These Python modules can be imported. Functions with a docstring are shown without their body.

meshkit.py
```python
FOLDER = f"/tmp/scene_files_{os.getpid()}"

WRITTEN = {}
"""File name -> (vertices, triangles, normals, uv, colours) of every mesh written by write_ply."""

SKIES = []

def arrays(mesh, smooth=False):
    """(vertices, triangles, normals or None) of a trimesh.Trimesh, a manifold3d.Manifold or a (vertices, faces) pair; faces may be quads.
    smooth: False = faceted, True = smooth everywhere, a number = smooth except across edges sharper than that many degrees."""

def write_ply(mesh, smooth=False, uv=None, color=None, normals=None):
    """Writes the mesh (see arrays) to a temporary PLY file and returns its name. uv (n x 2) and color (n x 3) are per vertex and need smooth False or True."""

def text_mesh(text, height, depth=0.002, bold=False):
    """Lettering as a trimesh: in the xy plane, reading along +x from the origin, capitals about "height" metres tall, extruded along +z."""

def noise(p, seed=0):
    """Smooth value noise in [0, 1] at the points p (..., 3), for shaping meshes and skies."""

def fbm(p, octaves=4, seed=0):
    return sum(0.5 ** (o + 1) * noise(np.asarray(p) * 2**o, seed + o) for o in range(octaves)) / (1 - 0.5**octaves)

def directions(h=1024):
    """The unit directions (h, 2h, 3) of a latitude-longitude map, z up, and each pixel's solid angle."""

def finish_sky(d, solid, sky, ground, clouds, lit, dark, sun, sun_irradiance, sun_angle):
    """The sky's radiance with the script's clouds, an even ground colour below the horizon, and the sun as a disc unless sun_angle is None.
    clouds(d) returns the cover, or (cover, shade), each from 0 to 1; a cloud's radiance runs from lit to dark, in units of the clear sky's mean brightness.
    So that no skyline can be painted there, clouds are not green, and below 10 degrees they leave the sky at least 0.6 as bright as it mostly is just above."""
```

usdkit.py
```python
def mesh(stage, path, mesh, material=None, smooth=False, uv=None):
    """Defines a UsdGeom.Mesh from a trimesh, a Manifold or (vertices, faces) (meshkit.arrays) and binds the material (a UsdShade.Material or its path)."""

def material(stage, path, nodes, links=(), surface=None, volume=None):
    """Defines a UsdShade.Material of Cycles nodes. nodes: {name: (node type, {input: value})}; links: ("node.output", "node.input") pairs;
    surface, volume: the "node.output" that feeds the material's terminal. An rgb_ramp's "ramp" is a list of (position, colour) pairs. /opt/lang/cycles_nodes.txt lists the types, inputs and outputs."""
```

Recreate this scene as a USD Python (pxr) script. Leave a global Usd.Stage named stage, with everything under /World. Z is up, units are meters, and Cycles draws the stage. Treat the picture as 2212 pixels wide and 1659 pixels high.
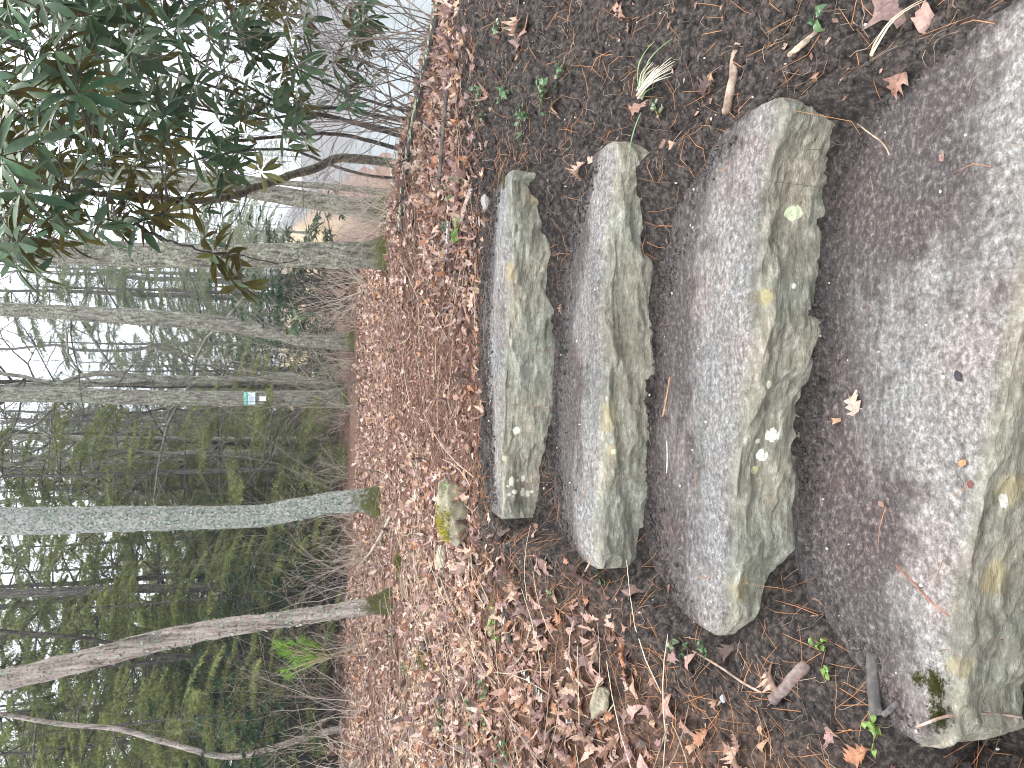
import math
import numpy as np, trimesh, usdkit, meshkit
from scipy.interpolate import PchipInterpolator
from scipy.spatial import cKDTree
from pxr import Usd, UsdGeom, UsdLux, UsdShade, Gf, Sdf, Vt

stage = Usd.Stage.CreateInMemory()
UsdGeom.SetStageUpAxis(stage, UsdGeom.Tokens.z)
UsdGeom.SetStageMetersPerUnit(stage, 1.0)
UsdGeom.Xform.Define(stage, '/World')
stage.SetDefaultPrim(stage.GetPrimAtPath('/World'))
UsdGeom.Scope.Define(stage, '/World/Looks')
rng = np.random.default_rng(11)

# ------------------------------------------------------------------ camera (the phone was held sideways: rolled by 90 degrees)
PITCH = math.radians(14.0)
EYE = np.array([0.0, 0.0, 1.40])
FWD = np.array([0, math.cos(PITCH), -math.sin(PITCH)])
DOWN = np.array([0, -math.sin(PITCH), -math.cos(PITCH)])
RIGHT = np.array([1.0, 0, 0])
EXPOSURE = 1.42
HAZE = 0.0012
cam = UsdGeom.Camera.Define(stage, '/World/camera')
cam.CreateFocalLengthAttr(26.0)
cam.CreateHorizontalApertureAttr(34.6)
cam.CreateVerticalApertureAttr(25.95)
cam.CreateClippingRangeAttr(Gf.Vec2f(0.05, 2000))
cam.CreateExposureAttr(EXPOSURE)
m = Gf.Matrix4d(1.0)
for i, r in enumerate((DOWN, RIGHT, -FWD, EYE)):
    m.SetRow(i, Gf.Vec4d(float(r[0]), float(r[1]), float(r[2]), 1.0 if i == 3 else 0.0))
cam.AddTransformOp().Set(m)

# ------------------------------------------------------------------ sky and sun (overcast, misty winter day)
SUN_EL, SUN_ROT = math.radians(52), math.radians(38)
SKY_STRENGTH = 0.10
dome = UsdLux.DomeLight.Define(stage, '/World/sky')
usdkit.material(stage, '/World/Looks/sky_look', {
    'sky': ('sky_texture', {'sky_type': 'single_scattering', 'sun_disc': False, 'sun_elevation': SUN_EL, 'sun_rotation': SUN_ROT,
                            'air_density': 1.0, 'aerosol_density': 2.0, 'ozone_density': 1.0}),
    'tc': ('texture_coordinate', {}),
    'n': ('noise_texture', {'scale': 2.2, 'detail': 6.0, 'roughness': 0.55}),
    'rmp': ('rgb_ramp', {'ramp': [(0.25, (0.62, 0.62, 0.62)), (0.7, (0.97, 0.97, 0.97))]}),
    'sx': ('separate_xyz', {}), 'el': ('rgb_ramp', {'ramp': [(0.0, (0.31, 0.345, 0.385)), (1.0, (1.0, 1.0, 1.0))]}),
    'cl': ('mix_color', {'blend_type': 'multiply', 'fac': 1.0, 'a': (15.6, 15.7, 15.9), 'use_clamp': False}),
    'mx': ('mix_color', {'use_clamp': False}),
    'bg': ('background_shader', {'strength': SKY_STRENGTH})},
    [('tc.generated', 'n.vector'), ('n.fac', 'rmp.fac'), ('rmp.color', 'mx.fac'), ('sky.color', 'mx.a'), ('tc.generated', 'sx.vector'), ('sx.z', 'el.fac'), ('el.color', 'cl.b'), ('cl.result', 'mx.b'), ('mx.result', 'bg.color')], surface='bg.background')
UsdShade.MaterialBindingAPI.Apply(dome.GetPrim()).Bind(UsdShade.Material.Get(stage, '/World/Looks/sky_look'))
dome.GetPrim().SetCustomDataByKey('kind', 'structure')
sun = UsdLux.DistantLight.Define(stage, '/World/sun')
sun.CreateIntensityAttr(0.4)
sun.CreateAngleAttr(25.0)
sun.CreateColorAttr(Gf.Vec3f(1.0, 0.95, 0.88))
sun.CreateNormalizeAttr(True)
sd = np.array([math.sin(SUN_ROT) * math.cos(SUN_EL), math.cos(SUN_ROT) * math.cos(SUN_EL), math.sin(SUN_EL)])
zx = sd; xx = np.cross([0, 0, 1.0], zx); xx /= np.linalg.norm(xx); yx = np.cross(zx, xx)
ms = Gf.Matrix4d(1.0)
for i, r in enumerate((xx, yx, zx)):
    ms.SetRow(i, Gf.Vec4d(float(r[0]), float(r[1]), float(r[2]), 0))
sun.AddTransformOp().Set(ms)

# ------------------------------------------------------------------ helpers
F_PX = 26.0 / 34.6 * 2212
def ray(ix, iy):
    v = FWD * F_PX + RIGHT * (829.5 - iy) + DOWN * (ix - 1106.0)
    return v / np.linalg.norm(v)
def on_z(ix, iy, z):
    v = ray(ix, iy); return EYE + v * ((z - EYE[2]) / v[2])
def at_y(ix, iy, y):
    v = ray(ix, iy); return EYE + v * (y / v[1])
fbm, noise = meshkit.fbm, meshkit.noise
def sstep(a, b, x):
    t = np.clip((np.asarray(x, float) - a) / (b - a), 0, 1); return t * t * (3 - 2 * t)

names = {}
def numbered(name, parent='/World'):
    k = (parent, name); n = names.get(k, 0); names[k] = n + 1
    return f'{parent}/{name}' + (f'_{n:03d}' if n else '')
def tag(p, label=None, cat=None, group=None, kind=None):
    p = p.GetPrim() if hasattr(p, 'GetPrim') else p
    for k, v in (('label', label), ('category', cat), ('group', group), ('kind', kind)):
        if v: p.SetCustomDataByKey(k, v)
    return p
def thing(name, label, cat, group=None, loc=None):
    x = UsdGeom.Xform.Define(stage, numbered(name))
    if loc is not None: x.AddTranslateOp().Set(Gf.Vec3d(*map(float, loc)))
    return tag(x, label, cat, group)
def obj(name, mesh, mat, parent=None, smooth=False, prim=None, color=None, kind=None, label=None):
    """One Mesh prim; prim: {name: per-vertex floats}; color: per-vertex rgb (needs smooth False or True)."""
    pp = '/World' if parent is None else str(parent.GetPath())
    g = usdkit.mesh(stage, numbered(name, pp), mesh, f'/World/Looks/{mat}', smooth=smooth)
    pv = UsdGeom.PrimvarsAPI(g)
    for k, v in (prim or {}).items():
        pv.CreatePrimvar(k, Sdf.ValueTypeNames.FloatArray, 'vertex').Set(Vt.FloatArray.FromNumpy(np.asarray(v, np.float32)))
    if color is not None:
        pv.CreatePrimvar('tint', Sdf.ValueTypeNames.Color3fArray, 'vertex').Set(Vt.Vec3fArray.FromNumpy(np.asarray(color, np.float32)))
    p = g.GetPrim()
    if kind: p.SetCustomDataByKey('kind', kind)
    if label: p.SetCustomDataByKey('label', label)
    return p
class Bag:
    """Collects pieces into one mesh with per-vertex colours."""
    def __init__(s): s.v, s.f, s.c, s.n = [], [], [], 0
    def add(s, v, f, c=None):
        v = np.asarray(v, float); s.v.append(v); s.f.append(np.asarray(f) + s.n); s.n += len(v)
        s.c.append(np.broadcast_to((1, 1, 1) if c is None else c, (len(v), 3)))
    def get(s): return np.vstack(s.v), np.vstack(s.f), np.vstack(s.c)
def build(bag, name, mat, parent=None, smooth=True, **k):
    v, f, c = bag.get(); return obj(name, (v, f), mat, parent, smooth, color=c, **k)

def tube(P, R, sides=6, cap=True, jit=0.0, seed=0):
    P = np.asarray(P, float); n = len(P); R = np.broadcast_to(R, (n,)).astype(float)
    t = np.gradient(P, axis=0); t /= np.linalg.norm(t, axis=1, keepdims=True) + 1e-12
    mt = t.mean(0); ref = np.eye(3)[np.argmin(np.abs(mt))]
    a = np.cross(t, ref); a /= np.linalg.norm(a, axis=1, keepdims=True) + 1e-12
    b = np.cross(t, a); th = np.arange(sides) * 2 * np.pi / sides
    rr = np.repeat(R[:, None], sides, 1)
    dirs = np.cos(th)[None, :, None] * a[:, None] + np.sin(th)[None, :, None] * b[:, None]
    v = P[:, None] + rr[..., None] * dirs
    if jit:
        v = v + dirs * (rr * jit * (fbm(v * (0.6 / max(R.mean(), 1e-3)), 3, seed) * 2 - 1))[..., None]
    v = v.reshape(-1, 3)
    i, j = np.meshgrid(np.arange(n - 1), np.arange(sides), indexing='ij')
    j2 = (j + 1) % sides
    q = np.stack([i * sides + j, i * sides + j2, (i + 1) * sides + j2, (i + 1) * sides + j], -1).reshape(-1, 4)
    f = [q[:, [0, 2, 1]], q[:, [0, 3, 2]]]
    if cap:
        k = np.arange(sides); e = (n - 1) * sides; c0, c1 = n * sides, n * sides + 1
        v = np.vstack([v, P[0], P[-1]])
        f += [np.stack([np.full(sides, c0), k, (k + 1) % sides], 1), np.stack([np.full(sides, c1), e + (k + 1) % sides, e + k], 1)]
    return v, np.vstack(f)
def spline(pts, n):
    pts = np.asarray(pts, float); d = np.r_[0, np.cumsum(np.linalg.norm(np.diff(pts, axis=0), axis=1))]
    return PchipInterpolator(d, pts)(np.linspace(0, d[-1], n))
def unit(v): v = np.asarray(v, float); return v / (np.linalg.norm(v, axis=-1, keepdims=True) + 1e-12)
def rand_rot(r, tilt):
    """Random yaw, then a random tilt (radians)."""
    y = r.uniform(0, 2 * np.pi); ax = r.uniform(0, 2 * np.pi); t = r.normal(0, tilt)
    return trimesh.transformations.rotation_matrix(t, [math.cos(ax), math.sin(ax), 0])[:3, :3] @ trimesh.transformations.rotation_matrix(y, [0, 0, 1])[:3, :3]

# ------------------------------------------------------------------ materials
def mat(name, nodes, links, surface): return usdkit.material(stage, '/World/Looks/' + name, nodes, links, surface=surface)
def pos(scale=(1, 1, 1)): return {'g': ('geometry', {}), 'mp': ('mapping', {'scale': scale})}, [('g.position', 'mp.vector')]
# tinted: per-vertex colour with a little noise, for leaves, chips, sticks
def tinted(name, rough=0.6, scale=60, amount=0.35, bump=0.3, transl=0.0, spec=0.5, bscale=None):
    n = {'a': ('attribute', {'attribute': 'tint'}), 'tc': ('texture_coordinate', {}), 'n': ('noise_texture', {'scale': scale, 'detail': 4.0, 'roughness': 0.6}),
         'mr': ('map_range', {'from_min': 0.3, 'from_max': 0.7, 'to_min': 1 - amount, 'to_max': 1 + amount}),
         'mu': ('mix_color', {'blend_type': 'multiply', 'fac': 1.0, 'use_clamp': False}),
         'b': ('bump', {'strength': bump, 'distance': 0.004}), 'p': ('principled_bsdf', {'roughness': rough, 'specular_ior_level': spec})}
    l = [('tc.object', 'n.vector'), ('n.fac', 'mr.value'), ('a.color', 'mu.a'), ('mr.result', 'mu.b'), ('mu.result', 'p.base_color'), ('n.fac', 'b.height'), ('b.normal', 'p.normal')]
    if transl:
        n['t'] = ('translucent_bsdf', {}); n['mx'] = ('mix_closure', {'fac': transl})
        l += [('mu.result', 't.color'), ('p.BSDF', 'mx.closure1'), ('t.BSDF', 'mx.closure2')]
        return mat(name, n, l, 'mx.closure')
    return mat(name, n, l, 'p.BSDF')
tinted('dead_leaf', 0.55, 90, 0.35, 0.3, 0.12)
tinted('green_leaf', 0.38, 40, 0.25, 0.2, 0.18)
tinted('rhodo_leaf', 0.5, 25, 0.25, 0.25, 0.28, 0.25)
tinted('needle_foliage', 0.5, 3, 0.4, 0.0, 0.35)
tinted('wood_bit', 0.75, 70, 0.4, 0.6)
tinted('crumb', 0.85, 120, 0.4, 0.5)
tinted('painted_sign', 0.4, 20, 0.06, 0.02)
# ground: dark crumbly soil where it was dug, brown rotted litter elsewhere
mat('ground_look', {
    'g': ('geometry', {}), 's': ('attribute', {'attribute': 'soil'}), 'far': ('attribute', {'attribute': 'dry'}),
    'n1': ('noise_texture', {'scale': 55.0, 'detail': 6.0, 'roughness': 0.65}), 'n2': ('noise_texture', {'scale': 6.0, 'detail': 5.0, 'roughness': 0.6}),
    'n3': ('noise_texture', {'scale': 170.0, 'detail': 3.0, 'roughness': 0.6}),
    'r1': ('rgb_ramp', {'ramp': [(0.38, (0.011, 0.0085, 0.0075)), (0.5, (0.036, 0.028, 0.024)), (0.60, (0.095, 0.074, 0.063))]}),
    'r2': ('rgb_ramp', {'ramp': [(0.3, (0.032, 0.018, 0.012)), (0.5, (0.12, 0.062, 0.040)), (0.7, (0.25, 0.14, 0.092))]}),
    'r4': ('rgb_ramp', {'ramp': [(0.3, (0.30, 0.22, 0.10)), (0.7, (0.52, 0.42, 0.22))]}),
    'wd': ('attribute', {'attribute': 'woods'}), 'r5': ('rgb_ramp', {'ramp': [(0.35, (0.035, 0.034, 0.032)), (0.65, (0.12, 0.115, 0.11))]}), 'mx3': ('mix_color', {}),
    'mx': ('mix_color', {}), 'mx2': ('mix_color', {}), 'add': ('math', {'math_type': 'add'}),
    'b': ('bump', {'strength': 0.9, 'distance': 0.012}), 'p': ('principled_bsdf', {'roughness': 0.85, 'specular_ior_level': 0.35})},
    [('g.position', 'n1.vector'), ('g.position', 'n2.vector'), ('g.position', 'n3.vector'), ('n1.fac', 'r1.fac'), ('n1.fac', 'r2.fac'), ('n2.fac', 'r4.fac'),
     ('s.fac', 'mx.fac'), ('r2.color', 'mx.a'), ('r1.color', 'mx.b'), ('far.fac', 'mx2.fac'), ('mx.result', 'mx2.a'), ('r4.color', 'mx2.b'), ('n2.fac', 'r5.fac'), ('wd.fac', 'mx3.fac'), ('mx2.result', 'mx3.a'), ('r5.color', 'mx3.b'), ('mx3.result', 'p.base_color'),
     ('n1.fac', 'add.value1'), ('n3.fac', 'add.value2'), ('add.value', 'b.height'), ('b.normal', 'p.normal')], 'p.BSDF')
# stone: olive grey riser, granular grey tread, earth rubbed into the back of the tread, ochre iron stains
mat('stone_look', {
    'g': ('geometry', {}), 'mp': ('mapping', {'scale': (0.35, 1.0, 1.6)}), 'mp2': ('mapping', {'scale': (0.45, 1.0, 1.0)}),
    'd': ('attribute', {'attribute': 'dirt'}), 'fa': ('attribute', {'attribute': 'riser'}), 'oc': ('attribute', {'attribute': 'ochre'}),
    'n1': ('noise_texture', {'scale': 42.0, 'detail': 7.0, 'roughness': 0.68}),
    'n2': ('noise_texture', {'scale': 9.0, 'detail': 6.0, 'roughness': 0.6, 'distortion': 0.6}),
    'n3': ('noise_texture', {'scale': 210.0, 'detail': 4.0, 'roughness': 0.7}),
    'n4': ('noise_texture', {'scale': 62.0, 'detail': 8.0, 'roughness': 0.85}), 'n5': ('noise_texture', {'scale': 3.3, 'detail': 4.0, 'roughness': 0.6}), 'n6': ('noise_texture', {'type': 'ridged_multifractal', 'scale': 7.0, 'detail': 6.0, 'roughness': 0.6, 'distortion': 0.8}),
    'crk': ('map_range', {'from_min': 0.1, 'from_max': 0.9, 'to_min': 1.25, 'to_max': 0.68, 'clamp': True}), 'crm': ('mix_float', {'a': 1.0}), 'mt2': ('mix_color', {'blend_type': 'multiply', 'fac': 1.0, 'use_clamp': False}),
    'hue': ('rgb_ramp', {'ramp': [(0.38, (1.08, 0.985, 0.96)), (0.5, (1.02, 1.0, 0.98)), (0.60, (0.98, 1.0, 1.01))]}), 'mh': ('mix_color', {'blend_type': 'multiply', 'fac': 1.0, 'use_clamp': False}), 'dm': ('math', {'math_type': 'multiply_add', 'value2': 0.8}),
    'rf': ('rgb_ramp', {'ramp': [(0.33, (0.066, 0.062, 0.045)), (0.45, (0.165, 0.158, 0.118)), (0.54, (0.255, 0.248, 0.195)), (0.64, (0.50, 0.49, 0.42))]}),
    'rt': ('rgb_ramp', {'ramp': [(0.35, (0.040, 0.034, 0.031)), (0.45, (0.135, 0.126, 0.119)), (0.53, (0.250, 0.242, 0.232)), (0.62, (0.50, 0.49, 0.475))]}),
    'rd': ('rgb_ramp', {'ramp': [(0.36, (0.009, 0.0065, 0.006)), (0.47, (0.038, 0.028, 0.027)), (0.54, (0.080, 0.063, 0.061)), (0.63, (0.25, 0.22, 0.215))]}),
    'ro': ('rgb_ramp', {'ramp': [(0.3, (0.20, 0.15, 0.065)), (0.7, (0.42, 0.35, 0.18))]}),
    'tone': ('map_range', {'from_min': 0.3, 'from_max': 0.7, 'to_min': 0.72, 'to_max': 1.25}),
    'fr': ('mix_float', {'fac': 0.45}), 'm1': ('mix_color', {}), 'm2': ('mix_color', {}), 'm3': ('mix_color', {}),
    'mt': ('mix_color', {'blend_type': 'multiply', 'fac': 1.0, 'use_clamp': False}),
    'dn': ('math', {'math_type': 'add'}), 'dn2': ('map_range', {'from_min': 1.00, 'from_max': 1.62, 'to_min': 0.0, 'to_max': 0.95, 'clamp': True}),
    'rr': ('map_range', {'from_min': 0.3, 'from_max': 0.7, 'to_min': 0.42, 'to_max': 0.75}),
    'h': ('math', {'math_type': 'add'}), 'b': ('bump', {'strength': 0.9, 'distance': 0.010}), 'p': ('principled_bsdf', {'specular_ior_level': 0.5})},
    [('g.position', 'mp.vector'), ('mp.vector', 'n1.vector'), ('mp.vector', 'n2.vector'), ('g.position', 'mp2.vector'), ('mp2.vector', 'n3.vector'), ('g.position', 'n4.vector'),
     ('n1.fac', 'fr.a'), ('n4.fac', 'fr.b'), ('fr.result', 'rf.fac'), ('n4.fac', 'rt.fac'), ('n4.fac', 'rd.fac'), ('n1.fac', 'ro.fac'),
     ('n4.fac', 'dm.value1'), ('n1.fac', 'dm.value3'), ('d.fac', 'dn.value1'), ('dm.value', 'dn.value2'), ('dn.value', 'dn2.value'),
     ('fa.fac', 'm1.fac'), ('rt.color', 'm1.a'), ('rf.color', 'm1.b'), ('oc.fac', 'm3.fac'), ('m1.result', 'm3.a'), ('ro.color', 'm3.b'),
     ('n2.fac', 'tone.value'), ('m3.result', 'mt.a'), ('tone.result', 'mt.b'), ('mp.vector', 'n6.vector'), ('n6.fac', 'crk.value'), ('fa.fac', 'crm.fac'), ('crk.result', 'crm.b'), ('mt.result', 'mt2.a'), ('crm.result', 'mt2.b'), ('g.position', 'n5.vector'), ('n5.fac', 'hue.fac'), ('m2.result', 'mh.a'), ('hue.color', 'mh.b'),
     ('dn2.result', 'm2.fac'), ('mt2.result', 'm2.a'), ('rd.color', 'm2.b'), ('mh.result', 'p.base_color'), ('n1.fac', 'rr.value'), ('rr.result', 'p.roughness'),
     ('n1.fac', 'h.value1'), ('n3.fac', 'h.value2'), ('h.value', 'b.height'), ('b.normal', 'p.normal')], 'p.BSDF')
mat('lichen_look', {
    'a': ('attribute', {'attribute': 'ring'}), 't': ('attribute', {'attribute': 'tint'}), 'g': ('geometry', {}), 'n': ('noise_texture', {'scale': 160.0, 'detail': 4.0, 'roughness': 0.7}),
    'ad': ('math', {'math_type': 'add'}), 'r': ('rgb_ramp', {'ramp': [(0.40, (0.5, 0.5, 0.46)), (0.62, (0.62, 0.62, 0.58)), (0.75, (1, 1, 1)), (1.0, (1.08, 1.08, 1.0))]}),
    'mu': ('mix_color', {'blend_type': 'multiply', 'fac': 1.0, 'use_clamp': False}),
    'b': ('bump', {'strength': 0.8, 'distance': 0.003}), 'p': ('principled_bsdf', {'roughness': 0.9})},
    [('g.position', 'n.vector'), ('a.fac', 'ad.value1'), ('n.fac', 'ad.value2'), ('ad.value', 'r.fac'), ('r.color', 'mu.a'), ('t.color', 'mu.b'), ('mu.result', 'p.base_color'), ('n.fac', 'b.height'), ('b.normal', 'p.normal')], 'p.BSDF')
# bark: fissured ground colour, crusty lichen in hard-edged flecks, dark pits, moss near the foot
def bark(name, dark, mid, pale, lich, lich_at=0.55, stretch=0.25, scale=14.0, bump=0.8, fleck=34.0, fur=0.5):
    mat(name, {
        'tc': ('texture_coordinate', {}), 'mp': ('mapping', {'scale': (1, 1, stretch)}), 'mo': ('attribute', {'attribute': 'moss'}),
        'n1': ('noise_texture', {'scale': scale * 2, 'detail': 8.0, 'roughness': 0.72}), 'n2': ('noise_texture', {'scale': fleck, 'detail': 7.0, 'roughness': 0.72}), 'n3': ('noise_texture', {'scale': 4.0, 'detail': 4.0, 'roughness': 0.6}),
        'nr': ('noise_texture', {'type': 'ridged_multifractal', 'scale': scale, 'detail': 5.0, 'roughness': 0.6, 'distortion': 0.5}), 'fr': ('map_range', {'from_min': 0.15, 'from_max': 0.85, 'to_min': 1.0, 'to_max': 1.0 - fur, 'clamp': True}),
        'n5': ('noise_texture', {'scale': fleck * 1.6, 'detail': 5.0, 'roughness': 0.7}), 'pit': ('rgb_ramp', {'ramp': [(0.36, (0.22, 0.21, 0.19)), (0.46, (1, 1, 1))]}),
        'r': ('rgb_ramp', {'ramp': [(0.34, dark), (0.48, mid), (0.64, pale)]}), 'mf': ('mix_color', {'blend_type': 'multiply', 'fac': 1.0}), 'mpit': ('mix_color', {'blend_type': 'multiply', 'fac': 1.0}),
        'l': ('rgb_ramp', {'ramp': [(lich_at, (0, 0, 0)), (lich_at + 0.05, (0.9, 0.9, 0.9))]}), 'rm': ('rgb_ramp', {'ramp': [(0.35, (0.030, 0.034, 0.008)), (0.65, (0.13, 0.13, 0.030))]}),
        'lc': ('hsv', {'color': lich}), 'lv': ('map_range', {'from_min': 0.35, 'from_max': 0.65, 'to_min': 0.6, 'to_max': 1.35}),
        'ad': ('math', {'math_type': 'multiply_add', 'value2': 0.35}), 'm1': ('mix_color', {}), 'm2': ('mix_color', {}), 'mm': ('math', {'math_type': 'add'}),
        'mr': ('map_range', {'from_min': 0.85, 'from_max': 1.15, 'clamp': True}), 'hh': ('math', {'math_type': 'add'}),
        'b': ('bump', {'strength': bump, 'distance': 0.03}), 'p': ('principled_bsdf', {'roughness': 0.9, 'specular_ior_level': 0.25})},
        [('tc.object', 'mp.vector'), ('mp.vector', 'n1.vector'), ('mp.vector', 'nr.vector'), ('tc.object', 'n2.vector'), ('tc.object', 'n3.vector'), ('tc.object', 'n5.vector'), ('n1.fac', 'r.fac'), ('nr.fac', 'fr.value'), ('n5.fac', 'pit.fac'),
         ('n3.fac', 'ad.value1'), ('n2.fac', 'ad.value3'), ('ad.value', 'l.fac'), ('l.color', 'm1.fac'), ('r.color', 'mf.a'), ('fr.result', 'mf.b'), ('mf.result', 'm1.a'), ('n1.fac', 'lv.value'), ('lv.result', 'lc.value'), ('lc.color', 'm1.b'), ('m1.result', 'mpit.a'), ('pit.color', 'mpit.b'),
         ('n2.fac', 'rm.fac'), ('mpit.result', 'm2.a'), ('rm.color', 'm2.b'), ('mo.fac', 'mm.value1'), ('n2.fac', 'mm.value2'), ('mm.value', 'mr.value'), ('mr.result', 'm2.fac'),
         ('m2.result', 'p.base_color'), ('n1.fac', 'hh.value1'), ('n2.fac', 'hh.value2'), ('hh.value', 'b.height'), ('b.normal', 'p.normal')], 'p.BSDF')
bark('bark_grey', (0.05, 0.045, 0.036), (0.18, 0.168, 0.138), (0.34, 0.32, 0.28), (0.36, 0.39, 0.28), 0.70)
bark('bark_lichen', (0.14, 0.14, 0.125), (0.44, 0.44, 0.41), (0.62, 0.62, 0.58), (0.27, 0.33, 0.265), 0.67, 0.9, 20.0, 1.2, 24.0, .25)
bark('bark_pale', (0.10, 0.08, 0.065), (0.42, 0.35, 0.30), (0.64, 0.56, 0.50), (0.34, 0.41, 0.34), 0.74, 0.10, 13.0, 1.4, 26.0, .62)
bark('bark_dark', (0.014, 0.011, 0.009), (0.042, 0.035, 0.028), (0.10, 0.085, 0.07), (0.20, 0.22, 0.15), 0.76)
bark('bark_far', (0.035, 0.030, 0.026), (0.10, 0.09, 0.078), (0.19, 0.175, 0.155), (0.24, 0.26, 0.19), 0.76)
mat('pond_look', {'g': ('geometry', {}), 'mp': ('mapping', {'scale': (0.5, 2.2, 1)}), 'n': ('noise_texture', {'scale': 1.6, 'detail': 4.0, 'roughness': 0.55}),
                  'b': ('bump', {'strength': 0.25, 'distance': 0.12}), 'p': ('principled_bsdf', {'base_color': (0.05, 0.06, 0.06), 'roughness': 0.08, 'ior': 1.33})},
    [('g.position', 'mp.vector'), ('mp.vector', 'n.vector'), ('n.fac', 'b.height'), ('b.normal', 'p.normal')], 'p.BSDF')

# ------------------------------------------------------------------ the four slabs: outlines read on their tread planes
def outline(pts, z): return np.array([on_z(x, y, z)[:2] for x, y in pts])
STEPS = [  # tread height, ends (left, right), front edge, back edge, drop of the riser
    dict(z=0.73, ends=[(1110, 1148), (1118, 352)], drop=0.215,
         front=[(1086, 1135), (1079, 1090), (1078, 1000), (1083, 900), (1086, 800), (1092, 700), (1094, 620), (1099, 540), (1098, 450), (1104, 385)],
         back=[(1078, 1128), (1065, 1090), (1057, 950), (1053, 850), (1049, 700), (1058, 520), (1068, 440), (1090, 375)]),
    dict(z=0.53, ends=[(1300, 1243), (1335, 288)], drop=0.20,
         front=[(1292, 1190), (1288, 1120), (1292, 1050), (1299, 950), (1297, 870), (1306, 800), (1300, 650), (1309, 570), (1312, 480), (1322, 400), (1335, 320)],
         back=[(1262, 1210), (1220, 1160), (1208, 1100), (1200, 950), (1205, 800), (1215, 700), (1230, 600), (1240, 500), (1262, 400), (1300, 310)]),
    dict(z=0.355, ends=[(1568, 1394), (1700, 186)], drop=0.21,
         front=[(1578, 1340), (1570, 1270), (1592, 1190), (1580, 1100), (1590, 1010), (1601, 920), (1615, 830), (1636, 700), (1634, 620), (1642, 500), (1652, 400), (1680, 280), (1700, 215)],
         back=[(1540, 1375), (1490, 1330), (1440, 1250), (1405, 1130), (1392, 950), (1400, 800), (1412, 700), (1432, 600), (1465, 500), (1500, 400), (1570, 290), (1660, 200)]),
    dict(z=0.175, ends=[(2030, 1650), (2350, -90)], drop=0.24,
         front=[(2062, 1600), (2052, 1530), (2066, 1430), (2086, 1300), (2105, 1150), (2130, 1000), (2155, 925), (2180, 850), (2192, 740), (2212, 620), (2250, 400), (2310, 150), (2350, -40)],
         back=[(1985, 1600), (1920, 1520), (1850, 1400), (1790, 1310), (1745, 1200), (1732, 1050), (1742, 900), (1762, 700), (1785, 500), (1815, 380), (1890, 230), (2100, 85), (2260, -40)])]
for s in STEPS:
    f, b, e = outline(s['front'], s['z']), outline(s['back'], s['z']), outline(s['ends'], s['z'])
    def poly(p):
        q = np.vstack([e[0], p, e[1]]); x = np.maximum.accumulate(q[:, 0] + np.arange(len(q)) * 1e-5); return x, q[:, 1]
    s['fx'], s['fy'] = poly(f); s['bx'], s['by'] = poly(b); s['xl'], s['xr'] = e[0][0], e[1][0]
    s['F'] = lambda x, s=s: np.interp(x, s['fx'], s['fy'])
    s['B'] = lambda x, s=s: np.interp(x, s['bx'], s['by'])
    s['fm'] = float(np.interp(np.linspace(s['xl'] + .2, s['xr'] - .2, 20), s['fx'], s['fy']).mean())
S1, S2, S3, S4 = STEPS

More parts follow.
